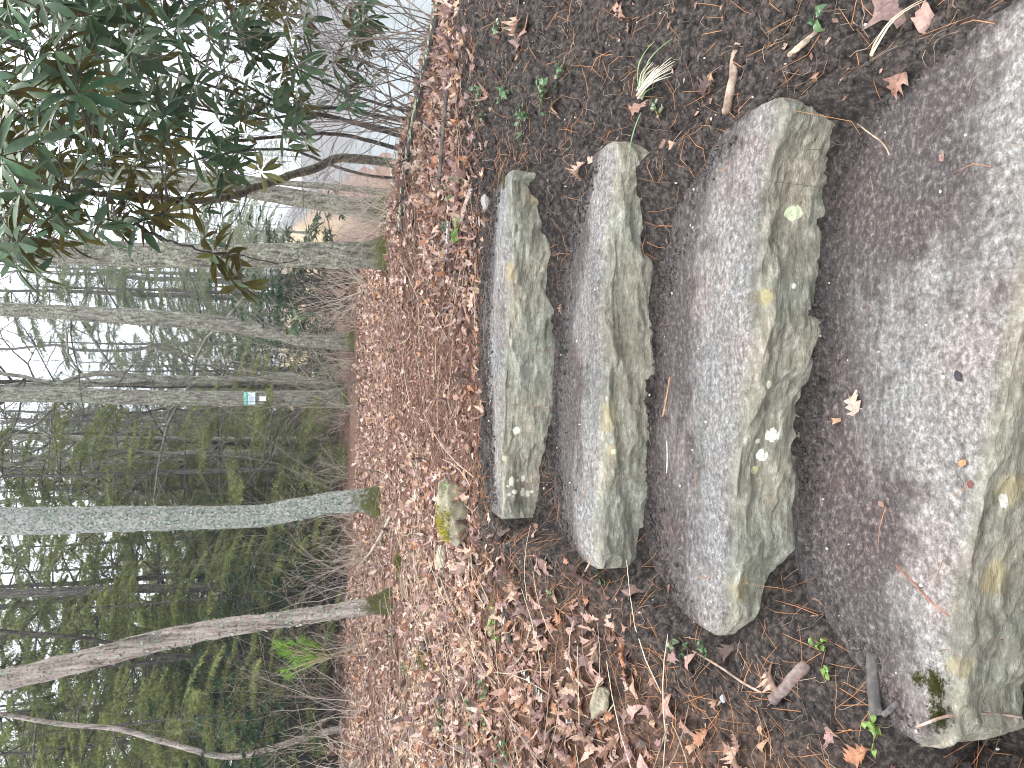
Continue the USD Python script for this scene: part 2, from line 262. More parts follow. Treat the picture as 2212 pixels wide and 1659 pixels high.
# ------------------------------------------------------------------ terrain
bank_y = [-30, 0.2, S4['fm'], S3['fm'], S2['fm'], S1['fm'], 3.4, 4.5, 6, 8.5, 14, 20, 32, 60, 110, 260]
bank_z = [-0.1, 0.0, S4['z'] - .085, S3['z'] - .085, S2['z'] - .08, S1['z'] - .07, 0.735, 0.76, 0.775, 0.82, 0.99, 1.12, 1.3, 2.0, 6.0, 16.0]
bank = PchipInterpolator(bank_y, bank_z)
POND = -2.4
def crest(y): return np.interp(y, [-5, 2, 4.2, 5.5, 7.5, 10, 13, 20, 32, 45, 60, 90, 260], [3.2, 2.7, 2.35, 2.15, 1.95, 1.7, 2.0, 3.2, 4.5, 7.6, 11, 17, 50])
def soil_mask(x, y):
    """1 where the earth was dug over round the steps."""
    n = fbm(np.stack([x * 1.6, y * 1.6, 0 * x], -1), 4, 5) - 0.5
    right = sstep(3.62, 3.05, y + n * 0.9 - 0.10 * np.maximum(x, 0)) * sstep(-0.35, 0.05, x)
    xl = np.interp(y, [0.6, S4['fm'], S3['fm'], S2['fm'], S1['fm'], 3.4], [S4['xl'] - .1, S4['xl'], S3['xl'], S2['xl'], S1['xl'], S1['xl']])
    left = sstep(0.50, 0.06, (xl - x) + n * 0.7) * sstep(3.42, 3.2, y + n * .3)
    return np.clip(np.maximum(right * sstep(-.5, .2, x - xl), left), 0, 1)
def ground(x, y, detail=True):
    x, y = np.broadcast_arrays(np.asarray(x, float), np.asarray(y, float))
    z = bank(np.clip(y, -30, 260))
    z = z + 0.115 * np.maximum(-x - 1.6 - 0.05 * y, 0) * sstep(1.5, 9, y) * np.exp(-np.maximum(-x - 12, 0) / 30)
    z = z + 0.10 * sstep(1.2, 2.0, x) * sstep(1.0, 2.2, y) * sstep(4.2, 3, y) + 0.05 * sstep(1.3, 2.2, -x) * sstep(.8, 1.6, y)
    d = x - crest(y)
    soft = np.where(d > 6, d, 0.13 * np.log1p(np.exp(np.clip(d / 0.13, -30, 30))))
    z = np.maximum(z - 1.0 * soft, -3.6 + 0 * z) if True else z
    far = sstep(52, 120, y) * sstep(.21, .15, x / np.maximum(y, 1))
    z = np.where(y > 40, np.maximum(z, -3.6 + far * 11), z)
    z = np.maximum(z, -3.6 + 9.0 * sstep(118, 165, np.hypot(x, y)))
    near = (y < 8) & (y > 0) & (np.abs(x) < 6)
    p = np.stack([x, y, 0 * x], -1)
    z = z + (fbm(p * 0.7, 3, 2) - .5) * 0.16 * sstep(3.2, 6, y) + (fbm(p * 0.12, 3, 3) - .5) * 0.8 * sstep(10, 30, y)
    # the stair corridor
    cor = 0 * z
    for k in (3, 2, 1, 0):
        s = STEPS[k]; up = STEPS[k - 1] if k else None
        F = s['F'](x); U = up['F'](np.clip(x, up['xl'] + .04, up['xr'] - .04)) if up else s['B'](x) + 0.01
        U0 = U; U = np.minimum(U, s['B'](x) + .03)
        q = (y - F) / np.maximum(U - F, 0.15)
        wob = (fbm(p * np.array([3.0, 6, 1]), 4, 20 + k) - .5) * 0.35
        lev = s['z'] - 0.045 + 0.058 * sstep(0.92, 1.08, q + wob * 1.0 + (fbm(p * 22, 3, 31) - .5) * .30) 
        lev = lev + np.clip(y - U - .02, 0, .3) * .35 * sstep(.02, .10, U0 - U)
        if not up: lev = s['z'] - 0.045 + 0.055 * sstep(0.85, 1.1, q + wob * .6 + (fbm(p * 22, 3, 32) - .5) * .3)
        inx = sstep(-0.06, 0.06, x - s['xl']) * sstep(-0.06, 0.06, s['xr'] - x)
        w = inx * sstep(.09, .13, y - F) * (sstep(.13, .09, y - U0) if up else sstep(.20, .08, y - U0))
        z = z * (1 - w) + lev * w; cor = np.maximum(cor, w)
    base = STEPS[3]
    w = np.where(y <= base['F'](x) + .115, 1, 0) * sstep(base['xl'] - .2, base['xl'], x)
    z = z * (1 - w) + np.minimum(z, -0.03) * w
    if detail:
        s = soil_mask(x, y)
        fine = (fbm(p * 18, 3, 7) - .5) * 0.060 + (fbm(p * 46, 3, 8) - .5) * 0.046
        z = z + fine * (0.45 + 0.55 * s) * (1 - .68 * cor) * sstep(9, 5, y) * sstep(7, 4, np.abs(x))
    return z
def spaced(a, b, step, lo, hi, grow=1.09):
    mid = np.arange(a, b + 1e-9, step); out, d, x = [], step, b
    while x < hi: d *= grow; x += d; out.append(x)
    left, d, x = [], step, a
    while x > lo: d *= grow; x -= d; left.append(x)
    return np.r_[left[::-1], mid, out]
gx, gy = spaced(-2.0, 2.2, 0.0125, -230, 230), spaced(0.75, 4.2, 0.0125, -40, 300)
GX, GY = np.meshgrid(gx, gy)
GZ = ground(GX, GY)
gi = np.arange(GX.size).reshape(GX.shape)
gf = np.stack([gi[:-1, :-1], gi[:-1, 1:], gi[1:, 1:], gi[1:, :-1]], -1).reshape(-1, 4)
gv = np.stack([GX, GY, GZ], -1).reshape(-1, 3)
dry = sstep(38, 50, GY) * .7 * sstep(-.45, -.25, GX / np.maximum(GY, 1)) * sstep(.23, .18, GX / np.maximum(GY, 1)) * sstep(120, 100, GY)
gp = obj('ground', (gv, gf), 'ground_look', smooth=True, prim={'soil': soil_mask(GX, GY).ravel(), 'dry': dry.ravel(), 'woods': (sstep(95, 115, np.hypot(GX, GY)) * (1 - dry)).ravel()})
tag(gp, 'leaf strewn forest floor with dug dark soil round the steps', 'ground', kind='structure')
wv = np.array([[1.0, 2, POND], [220, 2, POND], [220, 240, POND], [-10, 240, POND], [-10, 40, POND], [1, 20, POND]])
wp = obj('pond', (wv, np.array([[0, 1, 2], [0, 2, 5], [5, 2, 3], [5, 3, 4]])), 'pond_look')
tag(wp, 'grey misty pond below the bank on the right', 'pond', kind='structure')

def ground(x, y):
    """Height of the finished ground sheet."""
    x, y = np.broadcast_arrays(np.asarray(x, float), np.asarray(y, float))
    i = np.clip(np.searchsorted(gx, x) - 1, 0, len(gx) - 2); j = np.clip(np.searchsorted(gy, y) - 1, 0, len(gy) - 2)
    u, v = (x - gx[i]) / (gx[i + 1] - gx[i]), (y - gy[j]) / (gy[j + 1] - gy[j])
    return (GZ[j, i] * (1 - u) + GZ[j, i + 1] * u) * (1 - v) + (GZ[j + 1, i] * (1 - u) + GZ[j + 1, i + 1] * u) * v
TRI, BOX = [], []
def surface(T):
    rel = T - EYE; w = np.maximum(rel @ FWD, .05); a, b = rel @ DOWN / w * F_PX + 1106, 829.5 - rel @ RIGHT / w * F_PX
    TRI.append(T); BOX.append((a.min(1), a.max(1), b.min(1), b.max(1)))
gt = gv[np.vstack([gf[:, [0, 1, 2]], gf[:, [0, 2, 3]]])]
surface(gt[(gt[:, 0, 1] < 60) & (gt[:, 0, 1] > .4) & (np.abs(gt[:, 0, 0]) < 40)])
def hit(ix, iy, only=None):
    """First thing (ground or slab) that the pixel's ray meets."""
    o, d = EYE, ray(ix, iy); best = None
    for k in (range(len(TRI)) if only is None else [only]):
        x0, x1, y0, y1 = BOX[k]
        T = TRI[k][(x0 <= ix + 1) & (x1 >= ix - 1) & (y0 <= iy + 1) & (y1 >= iy - 1)]
        if not len(T): continue
        a = T[:, 0]; e1, e2 = T[:, 1] - a, T[:, 2] - a
        h = np.cross(d, e2); det = (e1 * h).sum(1); det = np.where(np.abs(det) < 1e-14, 1e-14, det)
        s = o - a; u = (s * h).sum(1) / det; q = np.cross(s, e1); v = (q @ d) / det; t = (e2 * q).sum(1) / det
        ok = (u >= -1e-6) & (v >= -1e-6) & (u + v <= 1 + 1e-6) & (t > 0.1)
        if ok.any():
            k2 = np.where(ok, t, 1e9).argmin()
            if best is None or t[k2] < best[0]:
                n = unit(np.cross(e1[k2], e2[k2])); best = (t[k2], n if n @ d < 0 else -n)
    return (o + d * best[0], best[1]) if best else (on_z(ix, iy, 0.5), np.array([0, 0, 1.0]))

# ------------------------------------------------------------------ slabs
def make_slab(s, seed):
    r = np.random.default_rng(seed)
    N = 330; t = np.linspace(0, 1, N); xs = s['xl'] + (s['xr'] - s['xl']) * (0.55 * t + 0.45 * (1 - np.cos(np.pi * t)) / 2)
    yF, yB = s['F'](xs), s['B'](xs) + 0.11 * np.sin(np.pi * np.clip(t * 16, 0, .5)) * np.sin(np.pi * np.clip((1 - t) * 16, 0, .5))
    yF = yF + (fbm(np.stack([xs * 14, 0 * xs, 0 * xs], -1), 3, seed) - .5) * 0.022
    for e_ in (xs - s['xl'], s['xr'] - xs): yF = yF + .085 * (1 - np.sqrt(1 - np.clip(1 - e_ / .10, 0, 1) ** 2))
    yB = np.maximum(yB, yF + .002)
    H = s['drop'] + 0.07
    nb, nt, nf = 5, 74, 54
    V = []; 
    v = np.linspace(0, 1, nt)
    # rows of the section: back (up), tread (back to front), riser (down)
    Y = np.concatenate([np.repeat(yB[:, None], nb, 1), yB[:, None] + (yF - yB)[:, None] * v[None], np.repeat(yF[:, None], nf, 1)], 1)
    Zs = np.concatenate([np.linspace(-H, -0.004, nb), np.zeros(nt), -np.linspace(0.004, 1, nf) * H])
    rise = np.minimum(*[.40 + .60 * np.sqrt(1 - np.clip(1 - e_ / .13, 0, 1) ** 2) for e_ in (xs - s['xl'], s['xr'] - xs)])[:, None]
    Z = s['z'] + Zs[None] * rise; X = np.repeat(xs[:, None], Y.shape[1], 1)
    fr = np.concatenate([np.zeros(nb), np.zeros(nt), np.ones(nf)])[None] * np.ones((N, 1))
    width = np.maximum(yB - yF, 1e-3)[:, None]
    endw = sstep(0, 0.10, width)
    dedge = np.where(fr > 0, 0, (Y - yF[:, None]))          # distance behind the front edge on the tread
    depth = np.where(fr > 0, s['z'] - Z, 0)                  # distance below the edge on the riser
    p = np.stack([X, Y, Z], -1)
    # conchoidal chips along the front edge and riser
    chip = np.zeros_like(X); ctop = np.zeros_like(X)
    for _ in range(46):
        cx, cz = r.uniform(s['xl'], s['xr']), r.uniform(-0.02, s['drop']); rx, rz = r.uniform(0.03, 0.17), r.uniform(0.02, 0.085); a = r.uniform(0.005, 0.024); ang = r.normal(0, .5)
        dx, dz = X - cx, depth - dedge * 0.9 - cz
        u, w = dx * math.cos(ang) + dz * math.sin(ang), -dx * math.sin(ang) + dz * math.cos(ang)
        chip = np.maximum(chip, a * np.clip(1 - (u / rx) ** 2 - (w / rz) ** 2, 0, None) ** 0.8)
    strata = (fbm(np.stack([X * 3.2, 0 * X, depth * 22 + X * r.normal(0, 1.5) + fbm(p * 7, 3, seed) * 5], -1), 4, seed + 1) - .5) * 0.008
    def flake(sx, sz, n_, k_):
        t_ = fbm(np.stack([X * sx + depth * 3, 0 * X + k_, depth * sz + X * r.normal(0, 1.2)], -1), 4, seed + 40 + k_) * n_
        return (np.floor(t_) + sstep(.72, 1.0, t_ - np.floor(t_))) / n_
    lump = (flake(3.6, 10.0, 7, 1) - .5) * .040 + (flake(11.0, 26.0, 6, 2) - .5) * .016 + (fbm(p * np.array([5, 5, 8]), 3, seed + 2) - .5) * .012
    fine = (fbm(p * 45, 3, seed + 3) - .5) * 0.007
    face = fr * np.ones_like(X)
    tread = 1 - face
    lim = np.minimum(1, width / .12)
    Yd = face * (chip + strata * sstep(0, .02, depth) + lump * sstep(0, .025, depth) + fine + 0.008 * (depth / s['drop']) ** 2) * lim + tread * chip * sstep(.07, 0, dedge) * lim
    round_ = 0.010 + 0.010 * noise(np.stack([xs * 9, 0 * xs, 0 * xs], -1), seed)[:, None]
    edge = np.exp(-(dedge / (round_ * 1.6)) ** 2) * tread + face * np.exp(-depth / .012)
    Zd = -(edge * round_ * 0.7 + .75 * chip * (tread * sstep(0.12, 0.0, dedge) + face * np.exp(-depth / .045))) * endw
    Yd = Yd + edge * round_ * 0.25
    Zd = Zd + tread * ((fbm(p * np.array([4, 6, 1]), 4, seed + 4) - .5) * 0.020 + (fbm(p * 38, 4, seed + 5) - .5) * 0.009) * endw * sstep(0, .03, dedge)
    # rounded shoulders where the slab narrows to its ends
    Zd = Zd - (1 - sstep(0, 0.16, width)) * 0.012 * (1 - face * sstep(0, .1, depth))
    Y2, Z2 = Y + Yd, Z + Zd
    vv = np.stack([X, Y2, Z2], -1).reshape(-1, 3)
    n2 = Y.shape[1]; idx = np.arange(N * n2).reshape(N, n2)
    f = np.stack([idx[:-1, :-1], idx[:-1, 1:], idx[1:, 1:], idx[1:, :-1]], -1).reshape(-1, 4)
    q = dedge / width
    dn = (fbm(p * np.array([4, 9, 1]), 4, seed + 6) - .5)
    blot = fbm(p * np.array([2.2, 4.5, 1]), 4, seed + 9) - .5
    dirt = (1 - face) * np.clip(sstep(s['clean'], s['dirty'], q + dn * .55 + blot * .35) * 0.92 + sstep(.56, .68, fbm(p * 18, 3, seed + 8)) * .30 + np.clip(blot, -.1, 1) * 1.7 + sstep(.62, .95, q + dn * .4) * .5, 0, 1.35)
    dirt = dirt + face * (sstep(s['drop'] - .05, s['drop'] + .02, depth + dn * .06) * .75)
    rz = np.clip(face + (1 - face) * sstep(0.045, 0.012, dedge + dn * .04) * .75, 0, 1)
    return vv, f, dict(dirt=dirt.ravel(), riser=rz.ravel())
STEP_LABELS = ['uppermost stone slab step, narrow, its face scraped white near one end', 'second stone step from the top, with an ochre stain and rounded end',
               'third stone step, pale ring-shaped lichens on its face', 'lowest and nearest stone step, broad speckled tread with moss at its left end']
CLEAN = [(.25, .85), (.15, .55), (.15, .80), (.10, .62)]
slabs, slab_tree, things_step = [], [], []
OCHRE = [[(1104, 586, 9, 22), (1150, 420, 22, 18)], [(1317, 905, 18, 34), (1320, 975, 10, 14)], [(1655, 640, 16, 18), (1630, 1015, 10, 10), (1600, 1270, 22, 30)], [(2175, 1060, 28, 36), (2085, 1440, 20, 22), (2150, 1250, 30, 40)]]
for k, s in enumerate(STEPS):
    s['clean'], s['dirty'] = CLEAN[k]
    v, f, pr = make_slab(s, 100 + 17 * k)
    tri = v[np.vstack([f[:, [0, 1, 2]], f[:, [0, 2, 3]]])]
    surface(tri); slabs.append(len(TRI) - 1)
    oc = np.zeros(len(v))
    for (ix, iy, rx, ry) in OCHRE[k]:
        c, _ = hit(ix, iy, slabs[k]); px = np.linalg.norm(c - EYE) / F_PX
        d = np.sqrt(((v[:, 0] - c[0]) / (ry * px)) ** 2 + ((v[:, 2] - c[2]) / (rx * px)) ** 2 + ((v[:, 1] - c[1]) / (.05)) ** 2)
        oc = np.maximum(oc, sstep(1.25, .55, d + (fbm(v * 30, 3, 4) - .5) * 1.1) * .55)
    pr['ochre'] = oc
    th = thing('stone_step', STEP_LABELS[k], 'stone step', 'stone steps up the bank'); things_step.append(th)
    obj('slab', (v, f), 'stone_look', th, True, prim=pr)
    vn = np.zeros_like(v); q = v[f]; nn = np.cross(q[:, 1] - q[:, 0], q[:, 3] - q[:, 0])
    for j in range(4): np.add.at(vn, f[:, j], nn)
    vn = unit(vn); slab_tree.append((cKDTree(v), v, vn))

def crust(k, ix, iy, rad_px, tint, name='lichen', label=None, ringed=True, aspect=1.0, thick=0.0012, seed=0, matname='lichen_look'):
    """A lichen or moss rosette lying on slab k."""
    c, n = hit(ix, iy, slabs[k]); tree, V, VN = slab_tree[k]
    _, j = tree.query(c, k=12); n = unit(VN[j].mean(0)); n = n if n @ (EYE - c) > 0 else -n
    R = rad_px * np.linalg.norm(c - EYE) / F_PX
    a = unit(np.cross(n, [0, 0, 1.0]) if abs(n[2]) < .9 else np.cross(n, [0, 1.0, 0])); b = np.cross(n, a)
    nr, na = 11, 36; rr = np.linspace(0, 1, nr); th = np.arange(na) / na * 2 * np.pi
    wob = 1 + (noise(np.stack([np.cos(th) * 2, np.sin(th) * 2, 0 * th + seed], -1), 3 + seed) - .5) * .24
    g = rr[:, None] * wob[None] * R
    P = c + (g * np.cos(th))[..., None] * a * aspect + (g * np.sin(th))[..., None] * b
    P = P.reshape(-1, 3); dd, jj = tree.query(P, k=4)
    off = ((V[jj] - P[:, None]) * n).sum(-1).mean(1)
    h = thick * (1 - np.repeat(rr, na) ** 4 * 1.4) + (noise(P * 400, seed) - .5) * thick * .8
    P = P + n * (off + h)[:, None]
    i, jx = np.meshgrid(np.arange(nr - 1), np.arange(na), indexing='ij'); j2 = (jx + 1) % na
    f = np.stack([i * na + jx, i * na + j2, (i + 1) * na + j2, (i + 1) * na + jx], -1).reshape(-1, 4)
    e1 = P[f[0, 1]]; 
    ring = np.repeat(np.where(ringed, np.abs(np.sin(rr * 6.0 + .4)) * .35 + .12, .3), na)
    return obj(name, (P, f), matname, things_step[k], True, prim={'ring': ring}, color=np.tile(tint, (len(P), 1)), label=label)
PALE, GREEN_PALE = (0.60, 0.62, 0.52), (0.50, 0.53, 0.36)
crust(2, 1668, 941, 16, PALE, seed=1, label='chalky round lichen, larger of a pair'); crust(2, 1645, 983, 14, PALE, seed=2, label='chalky round lichen beside the larger one')
crust(2, 1638, 953, 6, (.42, .41, .34), seed=3); crust(2, 1663, 831, 9, (.46, .46, .33), seed=4); crust(2, 1717, 460, 17, GREEN_PALE, seed=5, label='pale green ringed lichen')
crust(2, 1715, 618, 6, PALE, seed=6, ringed=False); crust(2, 1655, 640, 15, (.26, .23, .13), seed=7, label='brownish olive lichen'); crust(2, 1630, 1015, 10, (.38, .36, .22), seed=8)
crust(0, 1115, 930, 9, (.52, .52, .45), seed=9); crust(0, 1090, 990, 7, (.40, .40, .30), seed=10)
for q, (x, y, r_) in enumerate([(1098, 1050, 5), (1105, 1040, 7), (1118, 1038, 6), (1130, 1034, 5), (1112, 1062, 8), (1128, 1064, 6), (1148, 1062, 5), (1140, 1066, 5), (1100, 1068, 6)]):
    crust(0, x, y, r_, (.55, .54, .44), 'scrape_mark', seed=20 + q, ringed=False, aspect=1.7 if q % 2 else .6)
crust(1, 1325, 975, 7, (.44, .43, .30), seed=11); crust(1, 1310, 860, 5, (.45, .45, .36), seed=12)
crust(3, 2168, 1082, 8, (.58, .57, .50), seed=13, ringed=False, aspect=1.8)

# ------------------------------------------------------------------ mosses: dense little blades
def moss(parent, pts, normals, name, h=0.010, n_per=5, seed=0, col=((0.05, 0.055, 0.012), (0.15, 0.15, 0.03)), label=None):
    r = np.random.default_rng(seed); B = Bag()
    for p, n in zip(pts, normals):
        for _ in range(n_per):
            b = p + r.normal(0, h * .5, 3) * (1 - np.abs(n)); d = unit(n + r.normal(0, .55, 3)) * h * r.uniform(.5, 1.3); w = unit(np.cross(d, r.normal(0, 1, 3))) * h * .17
            B.add([b - w, b + w, b + d], [[0, 1, 2]], np.array(col[0]) + (np.array(col[1]) - col[0]) * r.uniform(0, 1))
    return build(B, name, 'needle_foliage', parent, smooth=False, kind='stuff', label=label)
def moss_on_slab(k, spots, name='moss', **kw):
    r = np.random.default_rng(k + 50); P, Nn = [], []
    tree, V, VN = slab_tree[k]
    for (ix, iy, rx, ry, cnt) in spots:
        c, _ = hit(ix, iy, slabs[k]); px = np.linalg.norm(c - EYE) / F_PX
        for _ in range(cnt):
            q = c + np.array([r.normal(0, ry * px * .5), r.normal(0, rx * px * .6), r.normal(0, .004)]); _, j = tree.query(q); P.append(V[j]); Nn.append(VN[j] if VN[j][2] > 0 or VN[j][1] < 0 else -VN[j])
    Nn = [n if n @ np.array([0, -.5, 1]) > 0 else -n for n in Nn]
    return moss(things_step[k], P, Nn, name, seed=k, **kw)
moss_on_slab(3, [(2022, 1478, 14, 26, 260), (2030, 1545, 14, 26, 220), (1985, 1470, 12, 14, 60)], h=.0042, n_per=11, col=((.03, .032, .008), (.10, .10, .022)))
moss_on_slab(0, [(1090, 392, 4, 16, 70)], h=.010)

# ------------------------------------------------------------------ leaves
def leaf_mesh(kind, L, W, r, curl=0.3, double=False):
    """A leaf along +x as a strip of cells each side of its midrib; lobed for oak and maple."""
    n = {'oak': 13, 'maple': 11, 'oval': 8, 'long': 8}[kind]; s = np.linspace(0, 1, n)
    env = {'oak': np.sin(np.pi * s ** 0.8) ** .6, 'maple': np.sin(np.pi * s ** .55) ** .7, 'oval': np.sin(np.pi * s ** .9) ** .7, 'long': np.sin(np.pi * np.clip(s * .98 + .01, 0, 1) ** 1.1) ** .75}[kind]
    lob = np.ones(n)
    if kind == 'oak': lob = np.where(np.arange(n) % 2 == 0, .42, 1.0)
    if kind == 'maple': lob = np.where(np.arange(n) % 3 == 1, 1.15, .55)
    wl, wr = env * lob * W / 2 * r.uniform(.85, 1.1, n), env * lob * W / 2 * r.uniform(.85, 1.1, n)
    sweep = (lob - .5) * .10 * L * (kind in ('oak', 'maple'))
    x = s * L
    c1, c2, tw = r.normal(0, curl) * 4, abs(r.normal(0, curl)) * 9, r.normal(0, curl) * 2
    def place(px, py):
        z = c1 * (px - L / 2) ** 2 / L * 2 + c2 * np.abs(py) ** 1.3 * (.5 if kind != 'long' else .25) + tw * (px / L - .5) * py + (noise(np.stack([px / L * 4, py / L * 4, 0 * px], -1), int(r.integers(1e6))) - .5) * L * .22 * curl * 2.2
        return np.stack([px, py, z], -1)
    rows = [place(x + sweep, wl), place(x + sweep * .4, wl * .5), place(x, 0 * x), place(x + sweep * .4, -wr * .5), place(x + sweep, -wr)]
    if kind in ('oval', 'long'): rows = [rows[0], rows[2], rows[4]]
    m_ = len(rows); v = np.stack(rows, 1).reshape(-1, 3)
    i, j = np.meshgrid(np.arange(n - 1), np.arange(m_ - 1), indexing='ij')
    q = np.stack([i * m_ + j, i * m_ + j + 1, (i + 1) * m_ + j + 1, (i + 1) * m_ + j], -1).reshape(-1, 4)
    f = np.vstack([q[:, [0, 2, 1]], q[:, [0, 3, 2]]])
    v[:, 0] -= L / 2 if not double else 0
    return v, f
TAN = np.array([[.42, .275, .205], [.52, .37, .28], [.33, .19, .14], [.45, .29, .18], [.22, .125, .095], [.57, .43, .35], [.23, .15, .135], [.42, .275, .235], [.38, .185, .10], [.10, .064, .054], [.29, .18, .165]])
def leaf_piece(B, p, r, kinds=('oak', 'oval', 'oak', 'maple'), Lr=(.05, .11), tilt=.35, lift=.008, curl=.3, cols=TAN):
    k = kinds[r.integers(len(kinds))]; L = r.uniform(*Lr); W = L * {'oak': .58, 'maple': .9, 'oval': .5, 'long': .3}[k]
    v, f = leaf_mesh(k, L, W, r, curl)
    c = cols[r.integers(len(cols))] * r.uniform(.75, 1.2)
    B.add(v @ rand_rot(r, tilt).T + p + [0, 0, lift + L * .07], f, c)

# fallen leaves: the nearest ones one by one, the rest of the litter as one mass
TAN = TAN * [.86, .82, .80]
KINDS = []
for q in range(14):
    r = np.random.default_rng(900 + q); kd = ['oak', 'oak', 'maple', 'oval'][q % 4]; L = 0.09 * r.uniform(.8, 1.2)
    v, f = leaf_mesh(kd, L, L * {'oak': .6, 'maple': .9, 'oval': .48}[kd], r, .34)
    c = TAN[q % len(TAN)]
    cl = stage.CreateClassPrim(f'/World/leaf_kind_{q}')
    g = usdkit.mesh(stage, f'/World/leaf_kind_{q}/blade', (v, f), '/World/Looks/dead_leaf', smooth=True)
    UsdGeom.PrimvarsAPI(g).CreatePrimvar('tint', Sdf.ValueTypeNames.Color3fArray, 'vertex').Set(Vt.Vec3fArray.FromNumpy(np.tile(c, (len(v), 1)).astype(np.float32)))
    st_v, st_f = tube(spline([[-L / 2 - L * .35, .01, .004], [-L / 2 - L * .1, .002, 0], [L * .3, 0, .001]], 5), [.0012, .001, .0009, .0007, .0005], 4)
    g2 = usdkit.mesh(stage, f'/World/leaf_kind_{q}/stalk', (st_v, st_f), '/World/Looks/dead_leaf', smooth=True)
    UsdGeom.PrimvarsAPI(g2).CreatePrimvar('tint', Sdf.ValueTypeNames.Color3fArray, 'vertex').Set(Vt.Vec3fArray.FromNumpy(np.tile(c * .6, (len(st_v), 1)).astype(np.float32)))
    KINDS.append((cl, kd))
WORD = {'oak': 'lobed oak leaf', 'maple': 'ragged broad leaf', 'oval': 'oval leaf'}
TONE = ['tan', 'pale tan', 'russet brown', 'ochre tan', 'dark brown', 'pale pinkish', 'grey brown', 'dusky pinkish', 'orange brown', 'blackish brown', 'mauve brown']
def put_leaf(q, p, r, scale=1.0, label=None, group=None, tilt=.3, name='fallen_leaf'):
    t = thing(name, label or f'{TONE[q % 11]} {WORD[KINDS[q][1]]} lying in the litter beside the steps', 'fallen leaf', group)
    x = UsdGeom.Xformable(t); M4 = np.eye(4); M4[:3, :3] = rand_rot(r, tilt) * scale; M4[:3, 3] = p
    x.AddTransformOp().Set(Gf.Matrix4d(*[float(a) for a in M4.T.ravel()]))
    t.GetReferences().AddInternalReference(KINDS[q][0].GetPath()); t.SetInstanceable(True)
    return t
# single leaves that stand out
for ix, iy, q, sc, lab in [(1848, 868, 5, .95, 'curled pale leaf lying alone on the lowest tread'), (1808, 910, 3, .45, 'torn tan leaf scrap near the curled leaf on the lowest tread'),
                           (1995, 40, 7, 1.15, 'dusky pink oval leaf on dark soil at the right edge of the lowest step'), (1932, 177, 2, .9, 'brown crumpled leaf on soil just behind the lowest tread'),
                           (1217, 666, 2, .45, 'small reddish leaf on the tread of the second step'), (1350, 1419, 8, .8, 'deep red leaf on the soil left of the second and third steps'),
                           (1077, 1209, 5, .6, 'pale yellowish leaf on dark soil left of the uppermost step'), (1154, 1419, 3, .85, 'golden tan leaf beside the fallen lichened stick'),
                           (1852, 1633, 8, 1.0, 'orange brown leaf at the left edge beside the lowest step'), (1195, 230, 3, .95, 'ochre spotted leaf among green sprigs right of the steps'),
                           (1118, 60, 1, 1.2, 'large pale leaf on the bank at the far right edge'), (1140, 60, 2, 1.1, 'russet leaf beside the large pale leaf on the right bank')]:
    p, n = hit(ix, iy); put_leaf(q, p + n * .014, np.random.default_rng(int(ix)), sc, lab, tilt=.25)
def in_slab(x, y):
    o = np.zeros(np.shape(x), bool)
    for s in STEPS: o |= (x > s['xl'] - .01) & (x < s['xr'] + .01) & (y > s['F'](x) - .03) & (y < s['B'](x) + .02)
    return o
rl = np.random.default_rng(5)
cand = np.stack([np.r_[rl.uniform(-7, 2.6, 60000), rl.uniform(-3.4, -.5, 13000), rl.uniform(.3, 2.7, 9000)], np.r_[rl.uniform(.7, 11, 60000), rl.uniform(.7, 4.6, 13000), rl.uniform(3.1, 4.8, 9000)]], 1); cand = cand[rl.permutation(len(cand))]
sm = soil_mask(cand[:, 0], cand[:, 1])
dens = (1 - .93 * sm)
path = np.exp(-((cand[:, 0] - .1) / .95) ** 2) * sstep(3.4, 3.9, cand[:, 1]) * sstep(9.5, 7, cand[:, 1])
dens *= 1 - .90 * path
keep = (rl.uniform(0, 1, len(cand)) < dens) & ~in_slab(cand[:, 0], cand[:, 1]) & (cand[:, 0] < crest(cand[:, 1]) + .8)
cand = cand[keep][:23000]
cz = ground(cand[:, 0], cand[:, 1])
d = np.linalg.norm(np.c_[cand, cz] - EYE, axis=1)
rel = np.c_[cand, cz] - EYE; zc = rel @ FWD; inview = (np.abs(rel @ DOWN / zc) < .66) & (np.abs(rel @ RIGHT / zc) < .49) & (zc > 0)
order = np.argsort(np.where(inview, d, d + 50))
MARKS = [((on_z(ix, iy, z)), t) for ix, iy, z, t in [(1000, 1110, .75, 'the moss-capped rock'), (1306, 1515, .4, 'the small pointed rock'), (1117, 1423, .62, 'the black lichened stick'), (1077, 1346, .62, 'the brightest green sprigs'), (1712, 1470, .25, 'the stubby brown barked stick'), (1890, 1475, .1, 'the smooth dark stick'),
    (1300, 1250, .5, 'the left end of the second step'), (1568, 1394, .36, 'the left end of the third step'), (1110, 1148, .73, 'the left end of the top step'), (1180, 205, .6, 'the largest sprig patch'), (1052, 438, .73, 'the fist-sized grey stone'), (1118, 60, .6, 'the large pale leaf on the right bank'), (1420, 170, .45, 'the dead grass tuft'),
    (1585, 170, .3, 'the thick broken pale stick'), (1740, 95, .2, 'the short crumbling stick'), (1060, 700, .75, 'the back edge of the top step'), (880, 1453, .8, 'the dark green sprig patch'), (1090, 1600, .6, 'the left-edge sprig patch'), (900, 1300, .78, 'the leaning tree foot'), (1350, 1419, .45, 'the deep red leaf'), (1600, 1600, .3, 'the lower left soil edge'), (1995, 40, .1, 'the dusky pink leaf')]]
tally, near_leaves = {}, []
for i in order[:288]:
    q = int(rl.integers(14)); tx = min(MARKS, key=lambda m_: np.linalg.norm(m_[0][:2] - cand[i]))[1]; near_leaves.append((i, q, tx)); tally[(q % 11, KINDS[q][1], tx)] = tally.get((q % 11, KINDS[q][1], tx), 0) + 1
